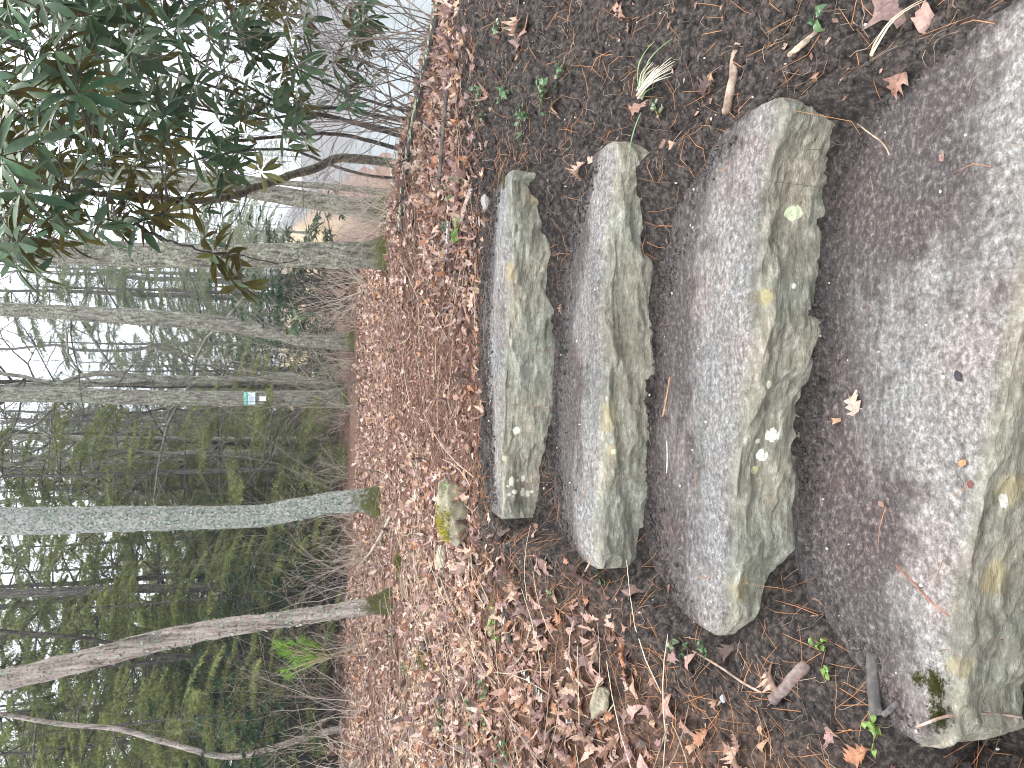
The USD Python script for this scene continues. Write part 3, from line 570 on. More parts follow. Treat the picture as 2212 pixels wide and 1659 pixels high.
NTH = ['nearest', 'next nearest', 'third nearest', 'fourth nearest', 'fifth nearest', 'sixth nearest', 'seventh nearest', 'eighth nearest', 'ninth nearest'] + [f'{w}th nearest' for w in 'ten eleven twelf thirteen fourteen fifteen sixteen seventeen eighteen nineteen'.split()] + ['twentieth nearest'] + [f'twenty-{w} nearest' for w in 'first second third fourth fifth sixth seventh eighth ninth'.split()] + ['farthest']
mk = {t: p_ for p_, t in MARKS}; near_leaves.sort(key=lambda l: np.linalg.norm(mk[l[2]][:2] - cand[l[0]])); seen = {}
for i, q, tx in near_leaves:
    key = (q % 11, KINDS[q][1], tx); o = seen.get(key, 0); seen[key] = o + 1
    lab = f'{TONE[q % 11]} {WORD[KINDS[q][1]]} {NTH[min(o, len(NTH) - 1)]} to {tx}'
    put_leaf(q, [cand[i, 0], cand[i, 1], cz[i] + .014], rl, rl.uniform(.45, .95), lab, group='fallen leaves scattered in the near litter')
B = Bag()
for i in order[288:]:
    if d[i] < 5.2: leaf_piece(B, np.array([*cand[i], cz[i]]), rl, Lr=(.03, .085), tilt=.34, curl=.22)
    elif d[i] < 12: leaf_piece(B, np.array([*cand[i], cz[i]]), rl, kinds=('oval', 'maple'), Lr=(.035, .09), tilt=.32, curl=.2)
tag(build(B, 'leaf_litter', 'dead_leaf'), 'mass of fallen brown oak leaves covering the forest floor', 'leaf litter', kind='stuff')
# fine shredded litter on the path behind the top step, and thin bits everywhere
B = Bag(); r = np.random.default_rng(8)
c2 = np.stack([np.r_[r.normal(.1, .85, 26000), r.uniform(-9, 2.5, 14000)], np.r_[r.uniform(3.25, 9.5, 26000), r.uniform(3.2, 17, 14000)]], 1)
c2 = c2[(c2[:, 0] < crest(c2[:, 1]) + 1) & ~in_slab(c2[:, 0], c2[:, 1])]; z2 = ground(c2[:, 0], c2[:, 1])
CH = np.array([[.29, .145, .10], [.23, .105, .07], [.35, .20, .145], [.17, .082, .06], [.42, .28, .21], [.10, .055, .043]])
L = r.uniform(.012, .05, len(c2)) * (1 + .06 * c2[:, 1]); W = L * r.uniform(.08, .34, len(c2))
for i in range(len(c2)):
    v = np.array([[-.5 * L[i], 0, 0], [0, W[i] * .5, .003], [.5 * L[i], 0, 0], [0, -W[i] * .5, .004]])
    B.add(v @ rand_rot(r, .5).T + [*c2[i], z2[i] + .008], [[0, 2, 1], [0, 3, 2]], CH[r.integers(6)] * r.uniform(.7, 1.25))
tag(build(B, 'shredded_litter', 'dead_leaf', smooth=False), 'fine reddish brown shredded litter on the path behind the top step', 'litter', kind='stuff')
# soil crumbs, pale grit, orange pine needles, fine roots
B = Bag(); ico = trimesh.creation.icosphere(1); iv, if_ = np.array(ico.vertices), np.array(ico.faces)
ico0 = trimesh.creation.icosphere(0); iv0, if0 = np.array(ico0.vertices), np.array(ico0.faces)
pts = np.stack([r.uniform(-1.6, 2.3, 60000), r.uniform(.8, 3.5, 60000)], 1); sm = soil_mask(pts[:, 0], pts[:, 1])
pts = pts[(r.uniform(0, 1, len(pts)) < sm) & ~in_slab(pts[:, 0], pts[:, 1])][:11000]; zz = ground(pts[:, 0], pts[:, 1])
for i in range(len(pts)):
    R = .0028 + .0075 * r.uniform(0, 1) ** 4; big = R > .0055
    v = (iv if big else iv0) * (R * r.uniform(.7, 1.3, (1, 3))) * (1 + r.normal(0, .26, (len(iv if big else iv0), 1)))
    B.add(v + [*pts[i], zz[i] + R * .3], if_ if big else if0, np.array([.034, .027, .024]) * r.uniform(.4, 1.6))
for i in range(4200):    # crumbs spilt on the backs of the treads
    s = STEPS[int(r.integers(4))]; x = r.uniform(s['xl'] + .04, s['xr'] - .04); y = s['B'](x) - abs(r.normal(0, .05)) + .015
    if y < s['F'](x) + .05: continue
    R = .0022 + .0055 * r.uniform(0, 1) ** 4
    B.add(iv0 * (R * r.uniform(.7, 1.3, (1, 3))) + [x, y, max(s['z'] + .001, float(ground(x, y))) + R * .3], if0, np.array([.034, .027, .024]) * r.uniform(.4, 1.8))
tag(build(B, 'soil_crumbs', 'crumb', smooth=True), 'loose dark crumbs of dug soil round the steps', 'soil', kind='stuff')
def on_any(x, y):
    """Height of the slab or ground below (x, y)."""
    z = float(ground(x, y))
    for s in STEPS:
        if s['xl'] + .02 < x < s['xr'] - .02 and s['F'](x) + .02 < y < s['B'](x): z = max(z, s['z'] + .002)
    return z
B = Bag()
for i in range(260):
    x, y = r.uniform(-1.6, 2.1), r.uniform(.85, 3.4); R = r.uniform(.0015, .0042)
    B.add(iv0 * R * r.uniform(.6, 1.4, (1, 3)) + [x, y, on_any(x, y) + R * .8], if0, np.array([.62, .6, .56]) * r.uniform(.6, 1.1))
tag(build(B, 'pale_grit', 'crumb', smooth=False), 'tiny pale grit specks on the soil and treads', 'grit', kind='stuff')
B = Bag()
def needle(B, x, y, r, L, col, R=.0009):
    a = r.uniform(0, 2 * np.pi); b = r.normal(0, .25); P = []
    for u in (-.5, 0, .5):
        px, py = x + math.cos(a + b * u) * L * u, y + math.sin(a + b * u) * L * u; P.append([px, py, on_any(px, py) + .006 + r.uniform(0, .012)])
    B.add(*tube(P, [R, R, R * .4], 3, False), col)
for i in range(2600):
    left = r.uniform() < .62
    x, y = (r.uniform(-1.9, -.35), r.uniform(.8, 3.4)) if left else (r.uniform(-.4, 1.9), r.uniform(1.0, 3.3))
    if in_slab(np.array(x), np.array(y)) and r.uniform() < .93: continue
    needle(B, x, y, r, r.uniform(.05, .12), np.array([.42, .19, .075]) * r.uniform(.55, 1.25))
tag(build(B, 'pine_needles', 'wood_bit', smooth=True), 'orange brown fallen pine needles scattered over the soil', 'pine needles', kind='stuff')
B = Bag()
for i in range(1800):
    x, y = (r.uniform(-1.7, 2.1), r.uniform(.85, 3.5))
    if in_slab(np.array(x), np.array(y)) and r.uniform() < .9: continue
    a = r.uniform(0, 6.3); P = []
    px, py = x, y
    for u in range(5):
        P.append([px, py, on_any(px, py) + .004 + r.uniform(0, .012)]); a += r.normal(0, .6); px += math.cos(a) * .016; py += math.sin(a) * .016
    B.add(*tube(P, .0007, 3, False), np.array([.34, .25, .18]) * r.uniform(.25, 1.3))
tag(build(B, 'fine_roots', 'wood_bit', smooth=True), 'hair-thin torn roots sticking out of the dug soil', 'roots', kind='stuff')
B = Bag()
for i in range(2000):   # thin dry stems lying on or leaning over the litter
    y = r.uniform(2.0, 9); x = r.uniform(-1.0 - .55 * y, -.9) if r.uniform() < .75 else r.uniform(-.9, crest(y))
    if in_slab(np.array(x), np.array(y)) or soil_mask(np.array([x]), np.array([y]))[0] > .6: continue
    L_, a, el = r.uniform(.10, .45), r.uniform(0, 6.3), abs(r.normal(0, .22)); p0 = np.array([x, y, float(ground(x, y)) + .01])
    e = p0 + L_ * np.array([math.cos(a) * math.cos(el), math.sin(a) * math.cos(el), math.sin(el)]); mdl = (p0 + e) / 2 + r.normal(0, .03, 3) * [1, 1, .3]
    e[2] = max(e[2], float(ground(e[0], e[1])) + .02); mdl[2] = max(mdl[2], float(ground(mdl[0], mdl[1])) + .015)
    B.add(*tube(spline([p0, mdl, e], 5), np.linspace(.0022, .0010, 5) * r.uniform(.5, 1.5), 3, False), np.array([[.42, .33, .24], [.24, .15, .10], [.52, .45, .33]][r.integers(3)]) * r.uniform(.7, 1.1))
tag(build(B, 'dry_stems', 'wood_bit', smooth=True), 'thin dry stems and grass stalks criss-crossing the leaf litter', 'dry stems', kind='stuff')

B = Bag()   # bark scraps and torn leaf bits trodden into the soil
for i in range(2200):
    x, y = r.uniform(-1.8, 2.2), r.uniform(.85, 3.5)
    if in_slab(np.array(x), np.array(y)) and r.uniform() < .93: continue
    L_ = r.uniform(.006, .028); W_ = L_ * r.uniform(.2, .6); v = np.array([[-.5 * L_, 0, 0], [.1 * L_, W_ * .5, .002], [.5 * L_, 0, .001], [-.1 * L_, -W_ * .5, .003]])
    B.add(v @ rand_rot(r, .45).T + [x, y, on_any(x, y) + .005], [[0, 2, 1], [0, 3, 2]], CH[r.integers(6)] * r.uniform(.5, 1.1))
tag(build(B, 'bark_scraps', 'dead_leaf', smooth=False), 'small brown bark scraps and leaf bits trodden into the dug soil', 'litter', kind='stuff')
# ------------------------------------------------------------------ sticks
def stick(pxs, w_px, label, cols, name='stick', lift=.35, cat='stick', sides=9, jit=.22, n=22, group=None, spots=None, stubs=0, seed=1, plane=None):
    P = []; 
    for ix, iy in pxs:
        p = on_z(ix, iy, plane) if plane else hit(ix, iy)[0]
        if plane: p[2] = max(p[2], float(ground(p[0], p[1])) + .01)
        P.append(p)
    P = np.array(P); R = w_px / 2 * np.linalg.norm(P.mean(0) - EYE) / F_PX
    P = spline(P, n) + [0, 0, R * lift]
    r = np.random.default_rng(seed)
    v, f = tube(P, R * (1 + .25 * (noise(np.stack([np.linspace(0, 6, n), np.zeros(n), np.zeros(n)], -1), seed) - .5)) * np.r_[.8, np.ones(n - 2), .7], sides, True, jit, seed)
    nz = fbm(v * 30, 3, seed)
    c = np.array(cols[0]) + (np.array(cols[1]) - cols[0]) * sstep(.35, .65, nz)[:, None]
    th = thing(name, label, cat, group)
    obj('shaft', (v, f), 'wood_bit', th, True, color=c)
    for q in range(stubs):
        i = r.integers(3, n - 3); dr = unit(r.normal(0, 1, 3) + [0, 0, .8]); vv, ff = tube([P[i], P[i] + dr * R * 3, P[i] + dr * R * 5 + r.normal(0, R, 3)], [R * .4, R * .3, R * .15], 5)
        obj('side_twig', (vv, ff), 'wood_bit', th, True, color=np.tile(cols[0], (len(vv), 1)))
    if spots:
        Bs = Bag()
        for q in range(spots[0]):
            i = r.integers(0, n); a = r.uniform(0, 6.3); dr = unit(np.array([math.cos(a), math.sin(a) * .5, abs(math.sin(a)) + .3]))
            s_ = R * r.uniform(.35, .8); Bs.add(iv * s_ * [1.4, 1.4, .45] * (1 + r.normal(0, .15, (len(iv), 1))) + P[i] + dr * R * .85, if_, np.array(spots[1]) * r.uniform(.75, 1.1))
        build(Bs, 'lichen_flakes', 'crumb', th, kind='stuff')
    return th
stick([(1598, 93), (1588, 150), (1580, 200), (1571, 247)], 17, 'thick broken pale brown stick lying on soil behind the third step', ((.20, .135, .095), (.36, .28, .21)), seed=3)
stick([(1768, 67), (1738, 94), (1706, 120)], 11, 'short crumbling stick with pale flecks on soil at the right', ((.16, .11, .08), (.46, .36, .26)), seed=4, jit=.4)
stick([(1888, 1410), (1890, 1475), (1896, 1545)], 23, 'dark smooth stick standing against the left end of the lowest step', ((.06, .055, .05), (.13, .115, .105)), seed=5)
stick([(1748, 1434), (1712, 1470), (1672, 1512)], 22, 'stubby brown barked stick between the third and lowest steps', ((.085, .06, .055), (.19, .14, .125)), seed=6)
stick([(1945, 1518), (1925, 1532), (1908, 1546)], 11, 'short dark stick end beside the smooth dark stick', ((.05, .045, .045), (.12, .10, .10)), seed=7)
stick([(1090, 1318), (1117, 1423), (1150, 1470), (1184, 1513), (1230, 1555), (1290, 1598)], 11, 'long black stick blotched with white lichen across the left litter', ((.02, .018, .017), (.06, .052, .048)), n=40, spots=(70, (.55, .58, .52)), seed=8)
stick([(1227, 1443), (1243, 1463), (1260, 1484)], 7, 'white splinter of wood beside the small pointed rock', ((.50, .42, .35), (.66, .58, .5)), seed=9)
stick([(953, -5), (925, 130), (905, 220), (886, 330), (879, 420), (877, 500)], 11, 'long dark fallen branch with green lichen tufts along the bank crest', ((.035, .03, .027), (.09, .08, .07)), n=60, spots=(120, (.36, .42, .28)), lift=.5, stubs=5, seed=10, plane=.80)
stick([(968, 195), (958, 300), (950, 400)], 8, 'thin dark fallen branch just below the lichened branch on the bank', ((.05, .045, .042), (.14, .12, .11)), n=30, lift=.5, stubs=3, seed=11, plane=.79)
stick([(977, 480), (974, 520), (974, 562)], 10, 'short branch piece coated in white lichen behind the top step', ((.09, .08, .075), (.2, .18, .17)), spots=(40, (.6, .62, .58)), lift=1.2, seed=12)
stick([(1022, 410), (1008, 450), (996, 484)], 12, 'flat pale strip of bark behind the right end of the top step', ((.30, .21, .17), (.45, .36, .31)), lift=.6, seed=13)
stick([(960, 1255), (990, 1330), (1040, 1420), (1090, 1506), (1167, 1640)], 5, 'long slender brown twig slanting over leaves on the left', ((.16, .10, .07), (.30, .20, .15)), n=40, lift=3, sides=6, seed=14)
stick([(1290, 1190), (1275, 1215), (1250, 1262)], 4, 'thin tan twig beside the left end of the second step', ((.3, .2, .13), (.42, .3, .2)), sides=5, seed=15)
stick([(1500, 1405), (1560, 1440), (1620, 1480), (1680, 1510)], 5, 'long thin twig on soil below the third step left end', ((.2, .14, .1), (.36, .26, .2)), sides=6, n=30, lift=2, seed=16)
stick([(850, 1115), (800, 1200), (745, 1240)], 5, 'grey twig lying behind the mossy tree foot', ((.3, .26, .2), (.42, .37, .3)), sides=6, n=20, lift=2, seed=17)
stick([(1852, 267), (1885, 292), (1910, 312), (1922, 335)], 4, 'knotted thin root lying on the lowest tread', ((.28, .2, .14), (.45, .36, .27)), sides=5, jit=.5, seed=18)
stick([(1447, 815), (1440, 860), (1432, 900)], 3, 'thin orange twig on the tread of the third step', ((.4, .2, .09), (.5, .28, .14)), sides=5, n=14, seed=19)
stick([(1440, 953), (1442, 985), (1440, 1022)], 2.4, 'thin white stalk on the tread of the third step', ((.6, .55, .5), (.7, .66, .6)), sides=5, n=14, seed=20)
stick([(1935, 1220), (1975, 1260), (2012, 1300), (2050, 1330)], 4, 'long reddish pine needle lying across the lowest tread', ((.24, .09, .06), (.36, .16, .10)), sides=5, seed=21)
stick([(1990, 1570), (2060, 1545), (2120, 1540), (2215, 1548)], 5, 'slender stem arching across the left end of the lowest step', ((.2, .13, .09), (.4, .3, .24)), sides=6, n=30, lift=4, seed=22)

# ------------------------------------------------------------------ loose rocks
def rock(ix, iy, lx, ly, lz, yaw, label, seed, cols=((.13, .115, .075), (.29, .265, .18)), moss_cap=False, sink=.35, tilt=0, group=None):
    p, n = hit(ix, iy); r = np.random.default_rng(seed)
    pts = r.normal(0, 1, (26, 3)); pts = unit(pts) * np.array([1, 1, .8]) ; hull = trimesh.convex.convex_hull(pts)
    for _ in range(3): hull = hull.subdivide()
    v = np.array(hull.vertices); v = v * (1 + (fbm(v * 3, 3, seed) - .5)[:, None] * .22 + (fbm(v * 9, 3, seed + 1) - .5)[:, None] * .06)
    v = v * np.array([lx, ly, lz]) / 2; Rm = trimesh.transformations.rotation_matrix(yaw, [0, 0, 1])[:3, :3] @ trimesh.transformations.rotation_matrix(tilt, [0, 1, 0])[:3, :3]
    v = v @ Rm.T + p + [0, 0, lz * (.5 - sink)]
    c = np.array(cols[0]) + (np.array(cols[1]) - cols[0]) * sstep(.3, .7, fbm(v * 22, 4, seed))[:, None]
    th = thing('rock', label, 'rock', group); obj('stone', (v, hull.faces), 'crumb', th, 35 if False else True, color=c)
    if moss_cap:
        top = np.where((v[:, 2] > np.quantile(v[:, 2], .8)) & (v[:, 0] < p[0] + lx * .1))[0]; sel = r.choice(top, min(150, len(top) * 2))
        moss(th, v[sel], np.tile([0, -.2, 1.0], (len(sel), 1)), 'moss', h=.02, col=((.16, .14, .02), (.36, .32, .05)), label='yellow moss cap')
    return th
rock(1000, 1110, .30, .26, .22, .3, 'lichen grey rock with a yellow moss cap, half buried in leaves beside the top step', 41, moss_cap=True)
rock(972, 1075, .20, .2, .15, 1.1, 'grey rock partly hidden by leaves just behind the moss-capped rock', 42)
rock(962, 1205, .16, .13, .09, .5, 'small flat pale rock left of the moss-capped rock', 43, cols=((.2, .18, .13), (.4, .38, .28)))
rock(1306, 1515, .20, .085, .075, 2.45, 'small pointed tan rock on soil left of the second step', 44, cols=((.16, .14, .095), (.33, .30, .21)), sink=.25)
rock(1052, 438, .075, .06, .05, .2, 'fist-sized grey stone behind the right end of the top step', 45, cols=((.16, .14, .13), (.32, .29, .27)))
rock(1037, 478, .07, .035, .012, .9, 'thin grey stone chip behind the right end of the top step', 46, cols=((.2, .18, .17), (.34, .31, .29)), sink=.2)
rock(1562, 1508, .03, .022, .014, .9, 'smooth bluish pebble in the litter left of the third step', 47, cols=((.2, .21, .24), (.32, .34, .38)))
rock(2072, 813, .026, .018, .006, .5, 'flat black chip lying on the lowest tread', 48, cols=((.018, .016, .022), (.04, .035, .045)), sink=.1)
rock(2082, 1000, .022, .014, .008, 1.9, 'orange chip lying on the lowest tread', 49, cols=((.42, .2, .09), (.55, .33, .2)), sink=.1)
rock(2098, 1046, .018, .015, .007, .2, 'dark red chip on the lowest tread', 50, cols=((.10, .03, .03), (.18, .06, .05)), sink=.1)
rock(2036, 340 + 0, .02, .014, .006, .2, 'pinkish chip on the right side of the lowest tread', 51, cols=((.2, .12, .10), (.3, .2, .18)), sink=.1)

# ------------------------------------------------------------------ small green plants
def sprig(ix, iy, label, n_st=4, n_lf=7, size=.022, col=((.06, .12, .045), (.13, .22, .085)), spread=.06, group=None, seed=0, h=.03):
    p, n = hit(ix, iy); r = np.random.default_rng(seed + int(ix) * 7 + int(iy)); th = thing('green_sprig', label, 'plant', group)
    B = Bag()
    for s_ in range(n_st):
        a = r.uniform(0, 6.3); e = p + [math.cos(a) * spread * r.uniform(.4, 1), math.sin(a) * spread * r.uniform(.4, 1), h * r.uniform(.6, 1.4)]
        P = spline([p, (p + e) / 2 + [0, 0, h * .4], e], 6); B.add(*tube(P, np.linspace(.0014, .0007, 6), 4), (.16, .13, .05))
        for k in range(max(2, n_lf // n_st + 1)):
            i = r.integers(1, 6); L_ = size * r.uniform(.7, 1.25); v, f = leaf_mesh('oval', L_, L_ * .66, r, .18, True)
            c = np.array(col[0]) + (np.array(col[1]) - col[0]) * r.uniform(0, 1)
            v = v @ rand_rot(r, .45).T + P[i]; obj('leaf', (v, f), 'green_leaf', th, True, color=np.tile(c, (len(v), 1)))
    build(B, 'stem', 'green_leaf', th)
SPR = [(1180, 205, 9, 24, .024, .10, 'largest patch of green rounded sprigs on soil right of the top step'), (1217, 163, 6, 16, .022, .07, 'green rounded sprigs nearest the right soil, by the ochre spotted leaf'),
       (1140, 250, 6, 14, .022, .07, 'green sprigs trailing below the largest patch'), (1100, 200, 5, 12, .026, .06, 'green sprigs beside a curled leaf on the right bank'), (1047, 200, 5, 12, .024, .07, 'green sprigs in leaves uphill of the largest patch'),
       (1050, 252, 3, 8, .024, .05, 'small green sprig under the oak leaves right of the top step'), (1084, 57, 3, 6, .028, .05, 'single green sprig by the large pale leaf at the right edge'), (1000, 383, 5, 12, .028, .07, 'green tuft behind the right end of the top step'),
       (980, 417, 3, 8, .028, .06, 'green sprig beside the flat bark strip'), (997, 497, 6, 16, .03, .08, 'bright green sprigs by the white-lichened branch piece'), (970, 495, 3, 6, .03, .05, 'green sprig just behind the white-lichened branch piece'),
       (1077, 1346, 9, 26, .022, .09, 'brightest green sprig patch on the soil edge left of the top step'), (850, 1369, 5, 12, .03, .08, 'green sprigs below the leaning tree foot'), (880, 1453, 8, 20, .03, .12, 'patch of dark green sprigs in leaves far left'),
       (1010, 1483, 5, 12, .024, .07, 'green sprigs in leaves beside the slender brown twig'), (1056, 1490, 6, 14, .024, .07, 'green sprigs between the slender twig and black stick'), (957, 1529, 4, 9, .028, .06, 'green sprigs in the upper left leaves'),
       (1027, 1533, 4, 9, .026, .06, 'green sprigs amid tan leaves on the far left'), (960, 1569, 4, 8, .028, .06, 'scattered green sprigs close to the left edge'), (1100, 1633, 8, 20, .026, .09, 'large green sprig patch at the left edge'),
       (1010, 1626, 5, 10, .026, .07, 'green sprigs behind the left-edge patch'), (1054, 1556, 4, 9, .024, .06, 'green sprigs under the slender twig'), (1312, 1250, 2, 5, .022, .03, 'tiny green seedling touching the left end of the second step'),
       (1200, 1273, 3, 6, .024, .06, 'pale green seedling on bare soil left of the second step'), (1462, 1378, 3, 7, .022, .05, 'pale green seedling behind the third step left end'), (1492, 1396, 3, 6, .016, .03, 'small lobed green seedling beside the third step left end'),
       (1530, 1405, 3, 6, .016, .03, 'lobed green seedling just below the third step left end'), (1792, 1393, 2, 4, .024, .03, 'bright green seedling near the lowest step left corner'), (1798, 1440, 2, 4, .022, .03, 'bright green leaf pair in the soil by the brown barked stick'),
       (1906, 1565, 3, 6, .024, .05, 'bright green seedling beside the smooth dark stick'), (1430, 247, 3, 6, .022, .05, 'greyish green sprig on soil right of the second step'), (1775, 28, 1, 3, .028, .03, 'single green leaf on dark soil at the right edge')]
for ix, iy, ns, nl, sz, sp, lab in SPR:
    pale = 'pale' in lab or 'greyish' in lab; br = 'bright' in lab
    sprig(ix, iy, lab, ns, nl, sz, ((.12, .17, .09), (.2, .26, .15)) if pale else ((.10, .2, .035), (.2, .33, .07)) if br else ((.055, .12, .05), (.11, .2, .085)), sp)
# star-shaped seedling of narrow leaves behind the top step
p, _ = hit(990, 1066); th = thing('star_seedling', 'bright green star-shaped seedling with narrow leaves behind the top step', 'plant')
r = np.random.default_rng(3)
for q in range(15):
    a, el = q * 2.4, .25 + .5 * (q / 15); L_ = .075 * r.uniform(.7, 1.1); v, f = leaf_mesh('long', L_, L_ * .16, r, .1, True)
    R_ = trimesh.transformations.euler_matrix(0, -el, a, 'sxyz')[:3, :3]; v = v @ R_.T + p + [0, 0, .03]
    obj('leaf', (v, f), 'green_leaf', th, True, color=np.tile((.2, .36, .09), (len(v), 1)))
obj('stem', tube([p, p + [0, 0, .035]], .002, 5), 'green_leaf', th, True, color=np.tile((.2, .25, .1), (12, 1)))
def mound(ix, iy, rad, label, seed):
    p, _ = hit(ix, iy); r = np.random.default_rng(seed); P = p + np.c_[r.normal(0, rad, (220, 2)), np.zeros(220)]; P[:, 2] = ground(P[:, 0], P[:, 1]) + .03 * np.exp(-((P[:, :2] - p[:2]) ** 2).sum(1) / rad ** 2) + .012
    o = moss(None, P, np.tile([0, 0, 1.0], (220, 1)), 'moss_cushion', h=.022, n_per=4, seed=seed, col=((.06, .06, .012), (.16, .15, .03)))
    o.ClearCustomDataByKey('kind'); tag(o, label, 'moss')
mound(924, 1416, .035, 'small olive moss cushion in leaves below the leaning tree', 1); mound(864, 1216, .05, 'olive moss cushion in leaves left of the lichen-crusted trunk', 2)
# grass
def blades(name, label, lines, w_px, cols, cat='grass', seed=1):
    th = thing(name, label, cat); r = np.random.default_rng(seed)
    for (x0, y0, x1, y1, up) in lines:
        a, b = hit(x0, y0)[0], hit(x1, y1)[0]; R = w_px / 2 * np.linalg.norm(a - EYE) / F_PX; n = 8
        P = spline([a + [0, 0, .01], (a + b) / 2 + [0, 0, up], b + [0, 0, .012 + up * .3]], n); d = unit(np.cross(b - a, [0, 0, 1.0])); w = np.linspace(1, .12, n)[:, None] * R * d
        nrm = np.array([0, 0, R * .5]); v = np.stack([P + w, P + nrm, P - w], 1).reshape(-1, 3); i, j = np.meshgrid(np.arange(n - 1), [0, 1], indexing='ij')
        f = np.stack([i * 3 + j, i * 3 + j + 1, i * 3 + j + 4, i * 3 + j + 3], -1).reshape(-1, 4); c = np.array(cols[0]) + (np.array(cols[1]) - cols[0]) * r.uniform(0, 1)
        obj('blade', (v, f), 'green_leaf', th, True, color=np.tile(c, (len(v), 1)))
r = np.random.default_rng(6)
blades('dead_grass_tuft', 'bleached dead grass tuft fanned on soil right of the second step', [(1388 + r.normal(0, 4), 205 + r.normal(0, 6), 1440 + r.uniform(-25, 35), 150 + r.uniform(-28, 28), .03) for _ in range(26)], 4.5, ((.5, .44, .33), (.7, .65, .52)))
blades('green_grass_tuft', 'three green grass blades springing from the dead grass tuft', [(1390, 200, 1472, 85, .05), (1392, 205, 1432, 92, .05), (1395, 215, 1430, 190, .03)], 6, ((.10, .2, .07), (.17, .28, .11)))
blades('fallen_grass_stem', 'single green grass blade lying over the right end of the second step', [(1391, 245, 1371, 335, .02)], 7, ((.12, .25, .10), (.14, .28, .12)))
blades('straw_stalk', 'pale straw stalk slanting over the soil by the pink leaf', [(1888, 120, 2030, -4, .05), (1890, 121, 2026, 2, .045)], 7, ((.5, .4, .27), (.6, .5, .36)))
# ------------------------------------------------------------------ trees in view, each from its foot and course in the picture, at its own distance
def limb_set(rng_, p0, d0, L, r0, level, out, gravity=0.0, spread=.75, kids=(3, 6), nseg=6, wig=.16):
    """A branch and, recursively, its side branches: appends (points, radii)."""
    P = [p0]; d = unit(d0)
    for i in range(nseg):
        d = unit(d + rng_.normal(0, wig, 3) + [0, 0, gravity]); P.append(P[-1] + d * L / nseg)
    P = np.array(P); R = np.linspace(r0, max(r0 * .25, .0012), nseg + 1); out.append((P, R))
    if level <= 0: return
    for _ in range(rng_.integers(*kids)):
        i = rng_.integers(1, nseg + 1); dd = unit(P[i] - P[i - 1]); s = unit(np.cross(dd, rng_.normal(0, 1, 3)))
        limb_set(rng_, P[i], dd * .75 + s * spread, L * rng_.uniform(.35, .65), R[i] * rng_.uniform(.5, .75), level - 1, out, gravity, spread, kids, max(3, nseg - 1), wig)
def bag_limbs(limbs, col=(1, 1, 1)):
    B = Bag()
    for P, R in limbs:
        big = R[0]; B.add(*tube(P, R, 3 if big < .004 else 4 if big < .012 else 6, False), col)
    return B
def moss_of(z, z0, h, seed, v, amt=1.0): return np.clip(1.05 * amt * (1 - (z - z0) / h) * .75 + (fbm(v * 6, 3, seed) - .5) * .5, 0, 1) * (z < z0 + h * 1.6)
